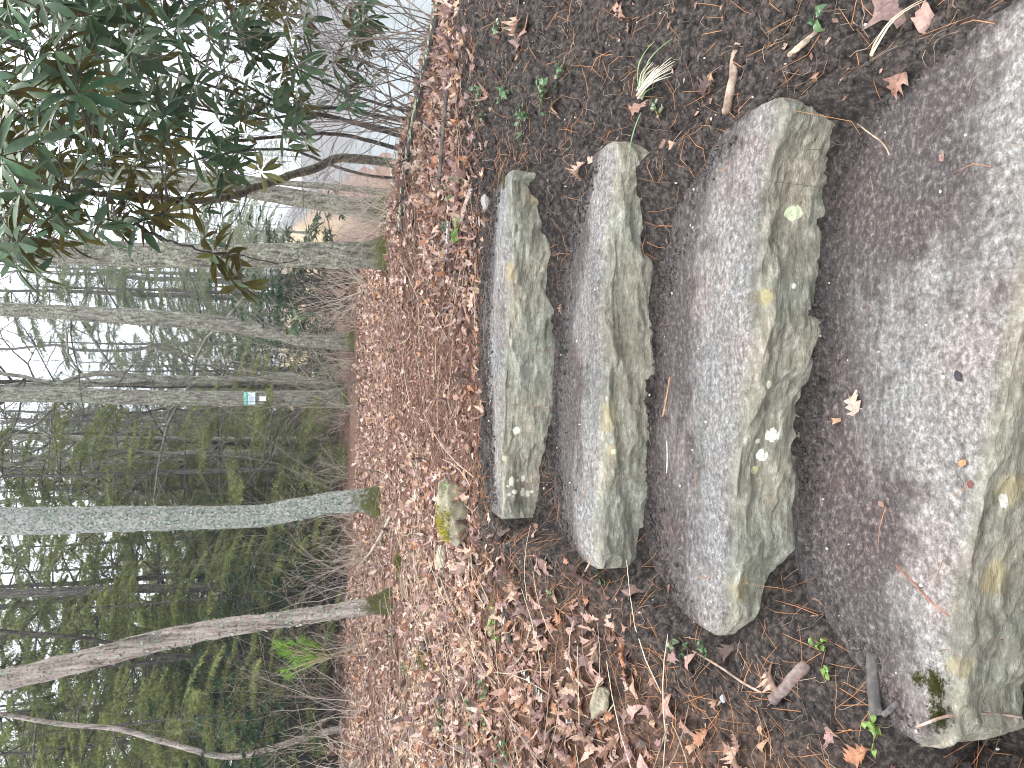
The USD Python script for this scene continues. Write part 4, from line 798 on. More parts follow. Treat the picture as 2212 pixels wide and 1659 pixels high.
def px_trunk(name, label, course, look, top_h, branches=(), moss_h=.35, seed=0, group=None, flare=1.5, lumps=.10, crown=True, y=None, crown_seed=None, sides=22, cat='tree', side_spec=None):
    """course: [(ix, iy, width_px)] from the foot upwards."""
    ix, iy, w0 = course[0]
    base = at_y(ix, iy, y) if y else hit(ix, iy)[0]
    Y = base[1]; base = np.array([base[0], Y, float(ground(base[0], Y))])
    P, R = [base - [0, 0, .12]], [w0 / 2 * Y / F_PX * flare]
    P.append(base + [0, 0, .01]); R.append(w0 / 2 * Y / F_PX * (1 + (flare - 1) * .5))
    for (a, b, w) in course[1:]:
        q = at_y(a, b, Y); P.append(q); R.append(w / 2 * np.linalg.norm(q - EYE) / F_PX)
    d = unit(P[-1] - P[-2] if len(P) > 3 else P[-1] - P[1]); top = P[-1]; n_up = 4
    for i in range(n_up):
        h = (top_h - (top[2] - base[2])) * (i + 1) / n_up
        if h > 0: P.append(top + d / max(d[2], .5) * h); R.append(R[len(course)] * (1 - .8 * (i + 1) / n_up))
    P, R = np.array(P), np.array(R); dist = np.r_[0, np.cumsum(np.linalg.norm(np.diff(P, axis=0), axis=1))]
    n = int(min(170, 30 + dist[-1] / .06)); tt = dist[-1] * np.linspace(0, 1, n) ** 1.4
    PP, RR = PchipInterpolator(dist, P)(tt), np.interp(tt, dist, R)
    PP[:, :2] += (np.stack([fbm(np.stack([tt * .7, 0 * tt + k * 9, 0 * tt], -1), 2, seed + k) for k in (0, 1)], 1) - .5) * .05 * sstep(.3, 2, tt)[:, None]
    v, f = tube(PP, RR, sides, True, lumps, seed)
    ang = np.arctan2(v[:, 1] - base[1], v[:, 0] - base[0]); hz = v[:, 2] - base[2]   # root swellings
    sw = np.exp(-np.clip(hz + .05, 0, None) / .10) * (.16 + .22 * np.sin(ang * 4 + seed) ** 2) * (flare - 1) * 1.3
    v[:, :2] += (v[:, :2] - base[:2]) * np.where(hz < .6, sw, 0)[:, None]
    v = v - base
    th = thing(name, label, cat, group, base)
    if moss_h: mo = moss_of(v[:, 2], 0, moss_h, seed, v)
    else: mo = np.zeros(len(v))
    obj('trunk', (v, f), look, th, True, prim={'moss': mo})
    r = np.random.default_rng(1000 + seed); limbs = []
    if crown:
        for q in range(15):
            i = int(n * r.uniform(.62, .98)); dirn = unit(np.r_[r.normal(0, 1, 2), r.uniform(.2, .9)])
            limb_set(r, PP[i] - base, dirn, (1.2 + 2.2 * (1 - i / n)) * top_h / 9, RR[i] * .5, 2, limbs, .03)
    for (frac_px, side, L, r0) in (side_spec or []):     # dead side branches low on the trunk: (image x of the fork, right(+)/left(-), length, radius)
        i = np.argmin(np.abs((PP - EYE) @ DOWN / ((PP - EYE) @ FWD) * F_PX + 1106 - frac_px))
        limb_set(r, PP[i] - base, [side, r.normal(0, .5), r.uniform(-.1, .5)], L, r0, 2, limbs, -.01, .8, (2, 5), 6, .2)
    if limbs:
        build(bag_limbs(limbs), 'branches', 'bark_dark' if look in ('bark_dark',) else 'bark_far', th, kind='stuff')
    return th, base, PP, RR
def flakes(th, base, PP, RR, n, zr, col, seed, side=None, size=(.008, .022)):
    """Crinkled leafy lichen standing off the bark."""
    r = np.random.default_rng(seed); B = Bag()
    zz = PP[:, 2] - base[2]; ok = np.where((zz > zr[0]) & (zz < zr[1]))[0]
    for _ in range(n):
        i = r.choice(ok); a = r.uniform(0, 2 * np.pi) if side is None else r.normal(side, .7); nrm = np.array([math.cos(a), math.sin(a), 0]); s = r.uniform(*size)
        t = np.cross(nrm, [0, 0, 1.0]); c = PP[i] - base + nrm * RR[i] * 1.0 + [0, 0, r.uniform(-.03, .03)]
        k = 7; an = np.arange(k) / k * 6.283; rim = c + (s * r.uniform(.6, 1.2, k) * np.cos(an))[:, None] * t + (s * r.uniform(.6, 1.2, k) * np.sin(an))[:, None] * np.array([0, 0, 1.0]) + nrm * r.uniform(.002, .012, k)[:, None]
        B.add(np.vstack([c + nrm * .003, rim]), [[0, 1 + q, 1 + (q + 1) % k] for q in range(k)], np.array(col) * r.uniform(.7, 1.2))
    build(B, 'leafy_lichen', 'crumb', th, smooth=False, kind='stuff')

T_sign = px_trunk('tree', 'straight lichen speckled tree carrying the green and white sign', [(748, 860, 38), (700, 860, 33), (540, 859, 31), (400, 858, 30), (200, 855, 29), (0, 850, 28)], 'bark_grey', 13, seed=1, moss_h=.3, side_spec=[(250, 1, 1.2, .012), (120, -1, 1.4, .012)])
px_trunk('tree', 'thin crooked pale stem close behind the sign tree', [(742, 828, 12), (600, 824, 11), (483, 819, 10), (333, 816, 10), (233, 806, 10), (183, 811, 9), (113, 828, 8), (50, 812, 7), (0, 805, 7)], 'bark_grey', 9, seed=2, moss_h=.2, flare=1.2, sides=12, side_spec=[(330, -1, .6, .008), (120, 1, 1.5, .012), (60, -1, .9, .01)])
px_trunk('tree', 'dark slender trunk half hidden behind the sign tree', [(738, 834, 8), (500, 834, 8), (250, 832, 8), (0, 826, 8)], 'bark_dark', 11, seed=3, moss_h=0, flare=1.2, sides=12, y=15.6)
T_moss = px_trunk('tree', 'lichen crusted tree left of the sign tree with a mossy foot', [(822, 1084, 56), (780, 1082, 48), (737, 1084, 45), (650, 1098, 44), (560, 1112, 44), (400, 1118, 46), (200, 1122, 49), (0, 1127, 50)], 'bark_lichen', 11, seed=4, moss_h=.6, flare=1.45, side_spec=[(500, -1, .7, .006)])
flakes(*T_moss, 900, (.3, 3.2), (.36, .43, .36), 5, size=(.004, .014))
T_lean = px_trunk('tree', 'leaning tree with peeling pale bark, its foot mossy', [(850, 1300, 44), (800, 1308, 36), (737, 1319, 31), (620, 1337, 32), (520, 1352, 34), (430, 1368, 37), (330, 1390, 39), (170, 1430, 39), (0, 1467, 36)], 'bark_pale', 9, seed=6, moss_h=.6, flare=1.35, lumps=.2)
flakes(*T_lean, 260, (.3, 2.2), (.30, .35, .29), 7, size=(.004, .016))
px_trunk('tree', 'slim straight grey tree between the sign tree and the lichen crusted tree', [(722, 952, 15), (600, 950, 12), (400, 948, 11), (0, 946, 11)], 'bark_grey', 14, seed=8, moss_h=.3, sides=14, y=17.0)
px_trunk('tree', 'very thin grey tree just left of the slim straight grey tree', [(718, 976, 10), (560, 974, 8), (300, 980, 7), (0, 986, 6)], 'bark_grey', 13, seed=9, moss_h=.2, sides=10, y=19.0)
px_trunk('tree', 'thin grey tree with a mossy swollen foot, beside the very thin tree', [(716, 990, 22), (683, 990, 11), (500, 994, 9), (0, 1002, 8)], 'bark_grey', 13, seed=10, moss_h=.6, flare=1.6, sides=12, y=16.0)
px_trunk('tree', 'thin dark straight tree nearest to the lichen crusted tree on its right', [(712, 1012, 9), (500, 1013, 7), (0, 1016, 6)], 'bark_far', 13, seed=11, moss_h=.1, sides=10, y=21.0)
px_trunk('tree', 'furrowed tree leaning right, between the sign tree and the big straight trunk', [(748, 738, 34), (700, 738, 30), (567, 713, 31), (433, 694, 33), (300, 682, 32), (167, 675, 28), (0, 667, 25)], 'bark_grey', 12, seed=12, moss_h=.3, lumps=.16, y=12.0, side_spec=[(430, 1, 1.5, .014), (560, 1, 1.3, .012), (260, 1, 1.6, .014), (160, -1, 1.7, .014), (330, -1, 1.2, .012), (60, 1, 1.5, .014)])
px_trunk('tree', 'big straight grey trunk behind the hanging rhododendron leaves', [(855, 548, 64), (800, 550, 57), (650, 551, 52), (450, 550, 49), (200, 545, 48), (0, 540, 47)], 'bark_grey', 12, seed=13, moss_h=.3, flare=1.4, y=7.6)
px_trunk('tree', 'grey trunk leaning right behind the rhododendron stems', [(858, 456, 44), (737, 443, 36), (590, 421, 35), (433, 398, 34), (233, 378, 31), (0, 355, 28)], 'bark_grey', 12, seed=14, moss_h=.3, y=8.2)
px_trunk('tree', 'thin pale trunk leaning beside the bank crest on the right', [(846, 420, 15), (737, 404, 13), (567, 388, 12), (300, 360, 10), (0, 330, 9)], 'bark_grey', 11, seed=15, moss_h=.1, sides=12, y=10.0)
px_trunk('tree', 'thin brown trunk in shade between the lichen crusted and leaning trees', [(700, 1255, 20), (483, 1265, 18), (250, 1273, 17), (33, 1281, 16)], 'bark_far', 12, seed=16, moss_h=.1, sides=12, y=14.5, side_spec=[(400, 1, 1.0, .01), (230, -1, 1.3, .012)])
px_trunk('tree', 'slender dark crooked stem in the far left thicket', [(690, 1440, 10), (560, 1420, 9), (430, 1415, 9), (320, 1410, 9), (200, 1380, 8), (0, 1360, 7)], 'bark_dark', 9, seed=17, moss_h=0, sides=10, y=11.5, side_spec=[(300, -1, 1.3, .010), (420, -1, 1.4, .010)])
px_trunk('tree', 'dead grey twisted stem at the left edge of the picture', [(690, 1580, 12), (520, 1630, 11), (350, 1600, 10), (250, 1570, 9), (120, 1560, 8), (0, 1540, 7)], 'bark_pale', 8, seed=18, moss_h=0, sides=10, y=9.5, crown=False, side_spec=[(240, -1, 1.1, .012), (170, 1, .8, .010), (80, -1, 1.2, .012)])

# sign and blaze on the sign tree
_, sb, sP, sR = T_sign
def on_trunk(ix):
    i = np.argmin(np.abs((sP - EYE) @ DOWN / ((sP - EYE) @ FWD) * F_PX + 1106 - ix)); return sP[i], sR[i]
def wrapped(name, c, R, w, h, mat_, col, parent, z0=0.0, x0=0.0, dr=0.0):
    """A thin plate bent round the trunk."""
    n = 12; th = np.linspace(-w / 2, w / 2, n) / R; th = th + x0 / R
    rows = []
    for z, rr in ((z0 - h / 2, R + dr), (z0 + h / 2, R + dr), (z0 + h / 2, R + dr - .004), (z0 - h / 2, R + dr - .004)):
        rows.append(np.stack([c[0] + rr * np.sin(th), c[1] - rr * np.cos(th), c[2] + z + 0 * th], -1))
    v = np.stack(rows, 1).reshape(-1, 3); i, j = np.meshgrid(np.arange(n - 1), np.arange(4), indexing='ij'); j2 = (j + 1) % 4
    f = np.stack([i * 4 + j, i * 4 + j2, (i + 1) * 4 + j2, (i + 1) * 4 + j], -1).reshape(-1, 4)
    return obj(name, (v, f), mat_, parent, False, color=np.tile(col, (len(v), 1)))
c, R = on_trunk(541); R *= 1.12; px = np.linalg.norm(c - EYE) / F_PX
th = thing('sign', 'small curved sign with a teal band and white lower half, tacked to the sign tree', 'sign')
W_, H_ = 25 * px, 22 * px
wrapped('plate', c, R, W_, H_, 'painted_sign', (.55, .80, .76), th, dr=.012)
wpan = wrapped('white_panel', c, R, W_ * .92, H_ * .56, 'painted_sign', (.72, .78, .84), th, z0=-H_ * .18, dr=.016)
band = wrapped('teal_band', c, R, W_ * .92, H_ * .33, 'painted_sign', (.03, .33, .25), th, z0=H_ * .29, dr=.016)
r = np.random.default_rng(2)
for q, z in enumerate((.35, .235)):
    x = -.38
    while x < .36:
        w = r.uniform(.05, .11); wrapped('lettering', c, R, W_ * w, H_ * .05, 'painted_sign', (.45, .72, .66), band, z0=H_ * z, x0=W_ * (x + w / 2), dr=.0185); x += w + .03
for q in range(5):
    wrapped('text_line', c, R, W_ * r.uniform(.4, .75), H_ * .035, 'painted_sign', (.38, .45, .55), wpan, z0=H_ * (.03 - .085 * q), x0=-W_ * .05, dr=.0185)
c, R = on_trunk(570); R *= 1.1
th = thing('blaze', 'white rectangular trail blaze on bark just below the sign', 'trail blaze')
wrapped('card', c, R, 8.5 * px, 20 * px, 'painted_sign', (.78, .80, .82), th, dr=.010, x0=-.6 * px)

# ------------------------------------------------------------------ the rhododendron overhanging from the right
TOPC, UNDC = np.array([.058, .112, .052]), np.array([.19, .18, .05])
def rhodo_leaf(r, L, W, droop, fold=.35):
    """A closed thin leaf along +x: green above, olive beneath."""
    n = 7; s = np.linspace(0, 1, n); w = (np.sin(np.pi * np.clip(s, .015, .985) ** 1.2) ** .75) * W / 2
    z = -droop * L * s ** 1.8; x = L * s * (1 - .15 * droop * s)
    rows = []
    for dz in (.0007, -.0007):
        rows += [np.stack([x, w, z + fold * w + dz * 0], -1), np.stack([x, 0 * x, z + dz], -1), np.stack([x, -w, z + fold * w], -1)]
    v = np.stack(rows, 1).reshape(-1, 3)
    f = []
    for i in range(n - 1):
        a, b = i * 6, (i + 1) * 6
        for k in (0, 1): f += [[a + k, a + k + 1, b + k + 1], [a + k, b + k + 1, b + k]]
        for k in (3, 4): f += [[a + k, b + k + 1, a + k + 1], [a + k, b + k, b + k + 1]]
    f = np.array(f); top = np.tile([1, 1, 1, 0, 0, 0], n).astype(bool)
    return v, f[:, ::-1] if False else f, top
stems_px = [  # (ix, iy, distance) courses of the main stems from the ground up and the radius at the foot
    ([(875, 356, 7.0), (800, 345, 6.9), (737, 338, 6.7), (667, 361, 6.4), (600, 380, 6.1), (533, 400, 5.7), (483, 422, 5.4), (393, 426, 4.9), (283, 410, 4.4), (150, 395, 4.0), (20, 380, 3.7)], .052),
    ([(880, 330, 6.8), (780, 300, 6.6), (667, 290, 6.2), (520, 300, 5.7), (380, 290, 5.2), (230, 250, 4.7), (80, 215, 4.3)], .030),
    ([(880, 300, 6.7), (737, 262, 6.4), (600, 235, 6.0), (470, 190, 5.6), (330, 130, 5.1), (160, 60, 4.6)], .030),
    ([(884, 262, 6.3), (800, 246, 6.2), (737, 232, 6.0), (620, 222, 5.7), (500, 160, 5.3), (360, 80, 4.9), (200, -20, 4.5)], .026),
    ([(886, 245, 6.2), (760, 205, 5.9), (640, 150, 5.5), (520, 75, 5.2), (400, 0, 4.8)], .022),
    ([(872, 385, 7.3), (760, 372, 7.0), (640, 330, 6.6), (480, 340, 6.1), (330, 360, 5.6), (180, 330, 5.0), (60, 320, 4.6)], .024),
    ([(878, 290, 6.6), (700, 250, 6.2), (560, 262, 5.7), (430, 240, 5.2), (290, 190, 4.7), (130, 150, 4.2), (20, 110, 3.9)], .022),
    ([(393, 426, 4.9), (360, 455, 4.7), (320, 475, 4.5), (293, 483, 4.3), (200, 470, 4.0), (110, 500, 3.8), (40, 520, 3.7)], .012),
    ([(293, 483, 4.3), (367, 517, 4.1), (433, 540, 4.0), (500, 553, 3.95), (600, 570, 3.9), (640, 569, 3.9), (653, 556, 3.9)], .014),
    ([(700, 250, 6.2), (740, 180, 5.8), (760, 110, 5.4), (740, 60, 5.2)], .009),
    ([(737, 232, 6.0), (790, 150, 5.6), (800, 110, 5.4)], .008),
    ([(533, 400, 5.7), (520, 450, 5.4), (480, 500, 5.2), (440, 520, 5.0)], .009)]
rb = at_y(878, 320, 6.7); rb[2] = float(ground(rb[0], rb[1]))
th = thing('rhododendron', 'large rhododendron with leathery drooping leaves overhanging from the right', 'shrub', None, rb)
r = np.random.default_rng(77); nodes = []
for q, (pp, r0) in enumerate(stems_px):
    P = np.array([at_y(a, b, c_) for a, b, c_ in pp])
    if q < 7: P[0, 2] = float(ground(P[0, 0], P[0, 1])) - .05
    S = spline(P, 46); S[3:] += np.cumsum(r.normal(0, .006, (43, 3)), 0) * .6
    R_ = np.linspace(r0, r0 * .22, 46) * (.85 if q == 0 else .62)
    v, f = tube(S - rb, R_, 9, True, .16, q)
    obj('stem', (v, f), 'bark_dark' if q in (7, 8) else 'bark_grey' if q == 0 else 'bark_far', th, True, prim={'moss': np.zeros(len(v))}, label='reddish brown hooked branch end' if q == 8 else None)
    nodes += [(S[i], R_[i], q) for i in range(6, 46)]
NP = np.array([n_[0] for n_ in nodes]); NR = np.array([n_[1] for n_ in nodes])
def inside(px_, py_):
    """Where in the picture the shrub's foliage hangs, as a density."""
    lim = np.interp(px_, [0, 60, 150, 250, 300, 400, 500, 560, 640, 720, 800, 840], [545, 560, 520, 510, 505, 475, 440, 385, 330, 285, 190, 130])
    return (py_ < lim) * np.interp(px_, [0, 100, 300, 420, 560, 700, 840], [.9, 1, 1, 1, .92, .75, .3])
whorls = []
tries = 0
while len(whorls) < 390 and tries < 20000:
    tries += 1
    ix, iy = r.uniform(-60, 840), r.uniform(-90, 560)
    if r.uniform() > inside(ix, max(iy, 0)): continue
    if 250 < ix < 600 and 330 < iy < 470 and r.uniform() < .35: continue
    Yd = np.interp(ix, [0, 300, 600, 840], [3.7, 4.6, 5.4, 5.6]) + r.uniform(-.9, 1.3)
    whorls.append((at_y(ix, iy, Yd), r.uniform(.8, 1.15)))
for ix, iy, Y in [(488, 548, 4.0), (462, 545, 4.0), (500, 600, 4.0), (520, 612, 4.05), (75, 590, 3.7), (30, 560, 3.6), (640, 690, 9.5), (620, 705, 9.5), (720, 135, 5.3), (745, 155, 5.3), (770, 150, 5.3), (640, 255, 5.6), (625, 250, 5.6), (440, 515, 5.0), (475, 480, 5.1)]:
    whorls.append((at_y(ix, iy, Y), 1.0 if Y < 9 else 1.3))
leaves, TW = [], Bag()
whorls.sort(key=lambda w_: np.linalg.norm(NP - w_[0], axis=1).min())
for c, sc in whorls:
    d = np.linalg.norm(NP - c, axis=1) + np.maximum(NP[:, 2] - c[2] + .05, 0) * 1.5; j = int(d.argmin())
    if d[j] > .05 and np.linalg.norm(NP[j] - c) < 2.2:
        a = NP[j]; mid = a * .5 + c * .5 + r.normal(0, .06, 3) * min(1, d[j]) + [0, 0, -.06 * d[j]]
        Pt = spline([a, mid, c], 9); Rt = np.linspace(min(.009, NR[j] * .8), .0026, 9); NP = np.vstack([NP, Pt[2:-1]]); NR = np.r_[NR, Rt[2:-1]]
        TW.add(*tube(Pt - rb, Rt, 5, False), (.10, .085, .07)); ax = unit(Pt[-1] - Pt[-2])
        if r.uniform() < .7:   # a bare side twig
            L_ = []; limb_set(r, Pt[4] - rb, unit(ax + r.normal(0, .6, 3)), .35 * min(1, d[j] + .3), .003, 1, L_, 0, .6, (1, 3), 5, .2)
            for P_, R2 in L_: TW.add(*tube(P_, R2, 3, False), (.12, .10, .085))
    else: ax = unit(r.normal(0, 1, 3) + [0, 0, .6])
    ax = unit(ax + [0, 0, .55]); nl = r.integers(6, 10); ph = r.uniform(0, 6.28)
    u = unit(np.cross(ax, [.3, 1, .2])); w = np.cross(ax, u)
    for k in range(nl):
        a = ph + k * 6.283 / nl + r.normal(0, .2); el = r.normal(.30, .30); out = unit(u * math.cos(a) + w * math.sin(a)); dr = unit(out * math.cos(el) + ax * math.sin(el) + [0, 0, -.48])
        L = r.uniform(.11, .185) * sc; v, f, top = rhodo_leaf(r, L, L * r.uniform(.20, .27), r.uniform(.05, .45), r.uniform(.15, .5))
        side = unit(np.cross(ax if abs(ax @ dr) < .9 else [0, 0, 1.0], dr)); up = np.cross(dr, side); M3 = np.stack([dr, side, up], 1)
        tone = r.uniform(.75, 1.3); hue = np.array([r.uniform(.85, 1.25), 1, r.uniform(.8, 1.15)])
        leaves.append((v @ M3.T + c + dr * .012 - rb, f, np.where(top[:, None], TOPC * tone * hue, UNDC * tone), np.linalg.norm(c - EYE)))
build(TW, 'twigs', 'wood_bit', th, kind='stuff')
TWc = None
leaves.sort(key=lambda l: l[3]); Bl = Bag()
for k, (v, f, c_, _) in enumerate(leaves):
    if k < 300: obj('leaf', (v, f), 'rhodo_leaf', th, True, color=c_)
    else: Bl.add(v, f, c_)
build(Bl, 'foliage', 'rhodo_leaf', th, kind='stuff')

# ------------------------------------------------------------------ kinds of background trees, each built once and set out as single trees
def cls(name): return stage.CreateClassPrim('/World/' + name)
def clsobj(c_, name, mesh, mat_, **k):
    g = usdkit.mesh(stage, f'{c_.GetPath()}/{name}', mesh, f'/World/Looks/{mat_}', smooth=k.get('smooth', True)); pv = UsdGeom.PrimvarsAPI(g)
    if k.get('color') is not None: pv.CreatePrimvar('tint', Sdf.ValueTypeNames.Color3fArray, 'vertex').Set(Vt.Vec3fArray.FromNumpy(np.asarray(k['color'], np.float32)))
    if k.get('moss') is not None: pv.CreatePrimvar('moss', Sdf.ValueTypeNames.FloatArray, 'vertex').Set(Vt.FloatArray.FromNumpy(np.asarray(k['moss'], np.float32)))
    if k.get('kind'): g.GetPrim().SetCustomDataByKey('kind', k['kind'])
def trunk_mesh(H, r0, r, lean=.04, n=26, sides=10):
    z = np.linspace(-.15, H, n); P = np.stack([np.cumsum(r.normal(0, lean * H / n, n)), np.cumsum(r.normal(0, lean * H / n, n)), z], 1); P[:2, :2] *= .2
    R = r0 * (1 - .85 * np.clip(z / H, 0, 1)) * (1 + .5 * np.exp(-np.maximum(z, 0) / .25)); return P, R
def hemlock(name, H, seed, low=.5, fol=((.085, .105, .030), (.25, .275, .08)), nb=85, dens=1.0):
    r = np.random.default_rng(seed); c_ = cls(name); P, R = trunk_mesh(H, .007 * H + .02, r, .03); v, f = tube(P, R, 9, True, .1, seed)
    clsobj(c_, 'trunk', (v, f), 'bark_far', moss=np.zeros(len(v)))
    L_, V, F_, C = [], [], [], []; n0 = 0
    for b in range(nb):
        z = low + (H - low - .2) * (b + r.uniform(0, 1)) / nb; i = np.argmin(np.abs(P[:, 2] - z)); a = r.uniform(0, 6.283)
        ln = (H - z) ** .75 * .62 * r.uniform(.65, 1.15) + .2; d = np.array([math.cos(a), math.sin(a), .12]); Q = [P[i]]
        for k in range(7): d = unit(d + r.normal(0, .07, 3) + [0, 0, -.075]); Q.append(Q[-1] + d * ln / 7)
        Q = np.array(Q); L_.append((Q, np.linspace(.008 + .006 * ln, .002, 8)))
        nt = int(ln * 46 * dens)
        u = r.uniform(.12, 1, nt) ** .8 * 6.999; k = u.astype(int); base = Q[k] + (Q[k + 1] - Q[k]) * (u - k)[:, None]
        dd = unit(Q[k + 1] - Q[k]); sd_ = unit(np.cross(dd, [0, 0, 1.0])) * np.where(r.uniform(0, 1, nt) < .5, -1, 1)[:, None]
        tl = ln * .30 * (1.15 - u / 7) * r.uniform(.5, 1.2, nt) + .05
        td = unit(dd * .6 + sd_ + np.c_[np.zeros((nt, 2)), r.normal(-.18, .16, nt)])
        m_ = 7
        for q in range(m_):   # sprays of short needles along every twig
            pc = base + td * (tl * (q + .5) / m_)[:, None]; s_ = unit(td * .5 + np.cross(td, r.normal(0, 1, (nt, 3))) * 1.0) * (.040 + .035 * r.uniform(0, 1, nt))[:, None]
            w_ = unit(np.cross(s_, r.normal(0, 1, (nt, 3)))) * .011
            tri = np.stack([pc - s_ * .5 - w_, pc - s_ * .2 + w_ * 1.2, pc + s_], 1); V.append(tri.reshape(-1, 3)); col = np.array(fol[0]) + (np.array(fol[1]) - fol[0]) * (r.uniform(0, 1, nt) * (.4 + .6 * u / 7))[:, None]
            C.append(np.repeat(col, 3, 0))
    clsobj(c_, 'branches', bag_limbs(L_).get()[:2], 'bark_far', moss=None, kind='stuff')
    V, C = np.vstack(V), np.vstack(C); clsobj(c_, 'needles', (V, np.arange(len(V)).reshape(-1, 3)), 'needle_foliage', color=C, smooth=False, kind='stuff'); return c_
def bare(name, H, seed, look='bark_far', first=.12, nb=34, r0=None):
    r = np.random.default_rng(seed); c_ = cls(name); P, R = trunk_mesh(H, r0 or .0055 * H + .015, r, .11); v, f = tube(P, R, 9, True, .1, seed)
    clsobj(c_, 'trunk', (v, f), look, moss=moss_of(v[:, 2], 0, .3, seed, v))
    L_ = []
    for b in range(nb):
        i = int(len(P) * r.uniform(first, .97)); a = r.uniform(0, 6.283); limb_set(r, P[i], [math.cos(a), math.sin(a), r.uniform(.15, .9)], H * r.uniform(.12, .26) * (1.15 - i / len(P)), R[i] * .45, 2, L_, .02, .75, (4, 7), 6, .17)
    clsobj(c_, 'branches', bag_limbs(L_).get()[:2], look, kind='stuff'); return c_
def evergreen_shrub(name, H, seed, nl=900):
    r = np.random.default_rng(seed); c_ = cls(name); L_ = []
    for s_ in range(9): limb_set(r, np.array([r.normal(0, .1), r.normal(0, .1), -.05]), np.r_[r.normal(0, .5, 2), 1], H * r.uniform(.6, 1), .016, 2, L_, .0, .6, (3, 5), 6, .14)
    clsobj(c_, 'stems', bag_limbs(L_).get()[:2], 'bark_dark', kind='stuff'); B = Bag()
    tips = [P[-1] for P, R in L_ if R[0] < .01]; 
    for _ in range(nl // 7):
        c0 = tips[r.integers(len(tips))]; ph = r.uniform(0, 6.3)
        for k in range(7):
            a = ph + k * .9; L = r.uniform(.09, .14); d = unit([math.cos(a), math.sin(a), r.normal(.05, .3)]); s2 = unit(np.cross([0, 0, 1.0], d)) * L * .15
            v = np.array([c0, c0 + d * L * .5 + s2 + [0, 0, .01], c0 + d * L - [0, 0, L * .2], c0 + d * L * .5 - s2 + [0, 0, .01]]); B.add(v, [[0, 2, 1], [0, 3, 2]], np.array([.035, .07, .035]) * r.uniform(.6, 1.6))
    v, f, c2 = B.get(); clsobj(c_, 'leaves', (v, f), 'rhodo_leaf', color=c2, smooth=False, kind='stuff'); return c_
def twig_shrub(name, H, seed, n=9, col=(.40, .34, .27)):
    r = np.random.default_rng(seed); c_ = cls(name); B = Bag()
    for s_ in range(n):
        L_ = []; limb_set(r, np.array([r.normal(0, .06), r.normal(0, .06), -.03]), np.r_[r.normal(0, .45, 2), 1], H * r.uniform(.6, 1.1), .0055, 2, L_, .0, .6, (2, 5), 7, .13)
        c0 = np.array(col) * r.uniform(.6, 1.15)
        for P, R in L_: B.add(*tube(P, np.maximum(R, .0014), 3 if R[0] < .004 else 4, False), c0)
    v, f, c2 = B.get(); clsobj(c_, 'stems', (v, f), 'wood_bit', color=c2, kind='stuff'); return c_
K_hem = [hemlock('hemlock_kind_a', 9, 201), hemlock('hemlock_kind_b', 12, 202, .8, nb=95), hemlock('hemlock_kind_c', 6.5, 203, .25, nb=70)]
K_pine = [hemlock('pine_kind_a', 15, 211, 2.2, ((.08, .10, .045), (.20, .23, .10)), 80, 1.0), hemlock('pine_kind_b', 13, 212, 3.0, ((.08, .10, .05), (.21, .235, .11)), 70, .9)]
K_bare = [bare('bare_kind_a', 15, 221), bare('bare_kind_b', 13, 222, 'bark_grey'), bare('bare_kind_c', 11, 223, 'bark_dark', .18, 30, .06), bare('bare_kind_d', 17, 224, 'bark_far', .2)]
K_ever = [evergreen_shrub('evergreen_kind_a', 1.9, 231), evergreen_shrub('evergreen_kind_b', 1.3, 232, 700)]
K_twig = [twig_shrub('twig_kind_a', .95, 241), twig_shrub('twig_kind_b', .7, 242, 12), twig_shrub('twig_kind_c', 1.4, 243, 7, (.30, .25, .20)), twig_shrub('twig_kind_d', 1.7, 244, 11, (.17, .13, .11)), twig_shrub('twig_kind_e', 3.6, 245, 6, (.15, .13, .11)), twig_shrub('twig_kind_f', 3.0, 246, 5, (.30, .27, .22))]
def place(name, kind, x, y, sc, label, cat, group, r, sink=.0):
    t = thing(name, label, cat, group); M4 = np.eye(4); a = r.uniform(0, 6.283); k = np.array([sc * r.uniform(.92, 1.08), sc * r.uniform(.92, 1.08), sc])
    M4[:3, :3] = np.array([[math.cos(a), -math.sin(a), 0], [math.sin(a), math.cos(a), 0], [0, 0, 1]]) * k; M4[:3, 3] = [x, y, float(ground(x, y)) - sink]
    UsdGeom.Xformable(t).AddTransformOp().Set(Gf.Matrix4d(*[float(q) for q in M4.T.ravel()])); t.GetReferences().AddInternalReference(kind.GetPath()); t.SetInstanceable(True)
def px_place(ix, iy, y): p = at_y(ix, iy, y); return p[0], y
r = np.random.default_rng(404)
ORD = 'first second third fourth fifth sixth seventh eighth ninth tenth eleventh twelfth thirteenth fourteenth fifteenth sixteenth seventeenth eighteenth nineteenth twentieth'.split()
ORD += ['twenty-' + o for o in ORD[:9]] + ['thirtieth'] + ['thirty-' + o for o in ORD[:9]] + ['fortieth'] + ['forty-' + o for o in ORD[:9]] + ['fiftieth'] + ['fifty-' + o for o in ORD[:9]]
def populate(name, items, label, cat, group, sink=0):
    """items: (x, y, kind, scale). Each is told apart by its order from the left of the upright view."""
    items = sorted(items, key=lambda t: t[0] / t[1])
    for o, (x, y, k, sc) in zip(ORD, items): place(name, k, x, y, sc, label.replace('ORD', o), cat, group, r, sink)
def at_px(iy, y): return px_place(700, iy, y)[0]
def clear(x, y): return x < crest(y) - .3
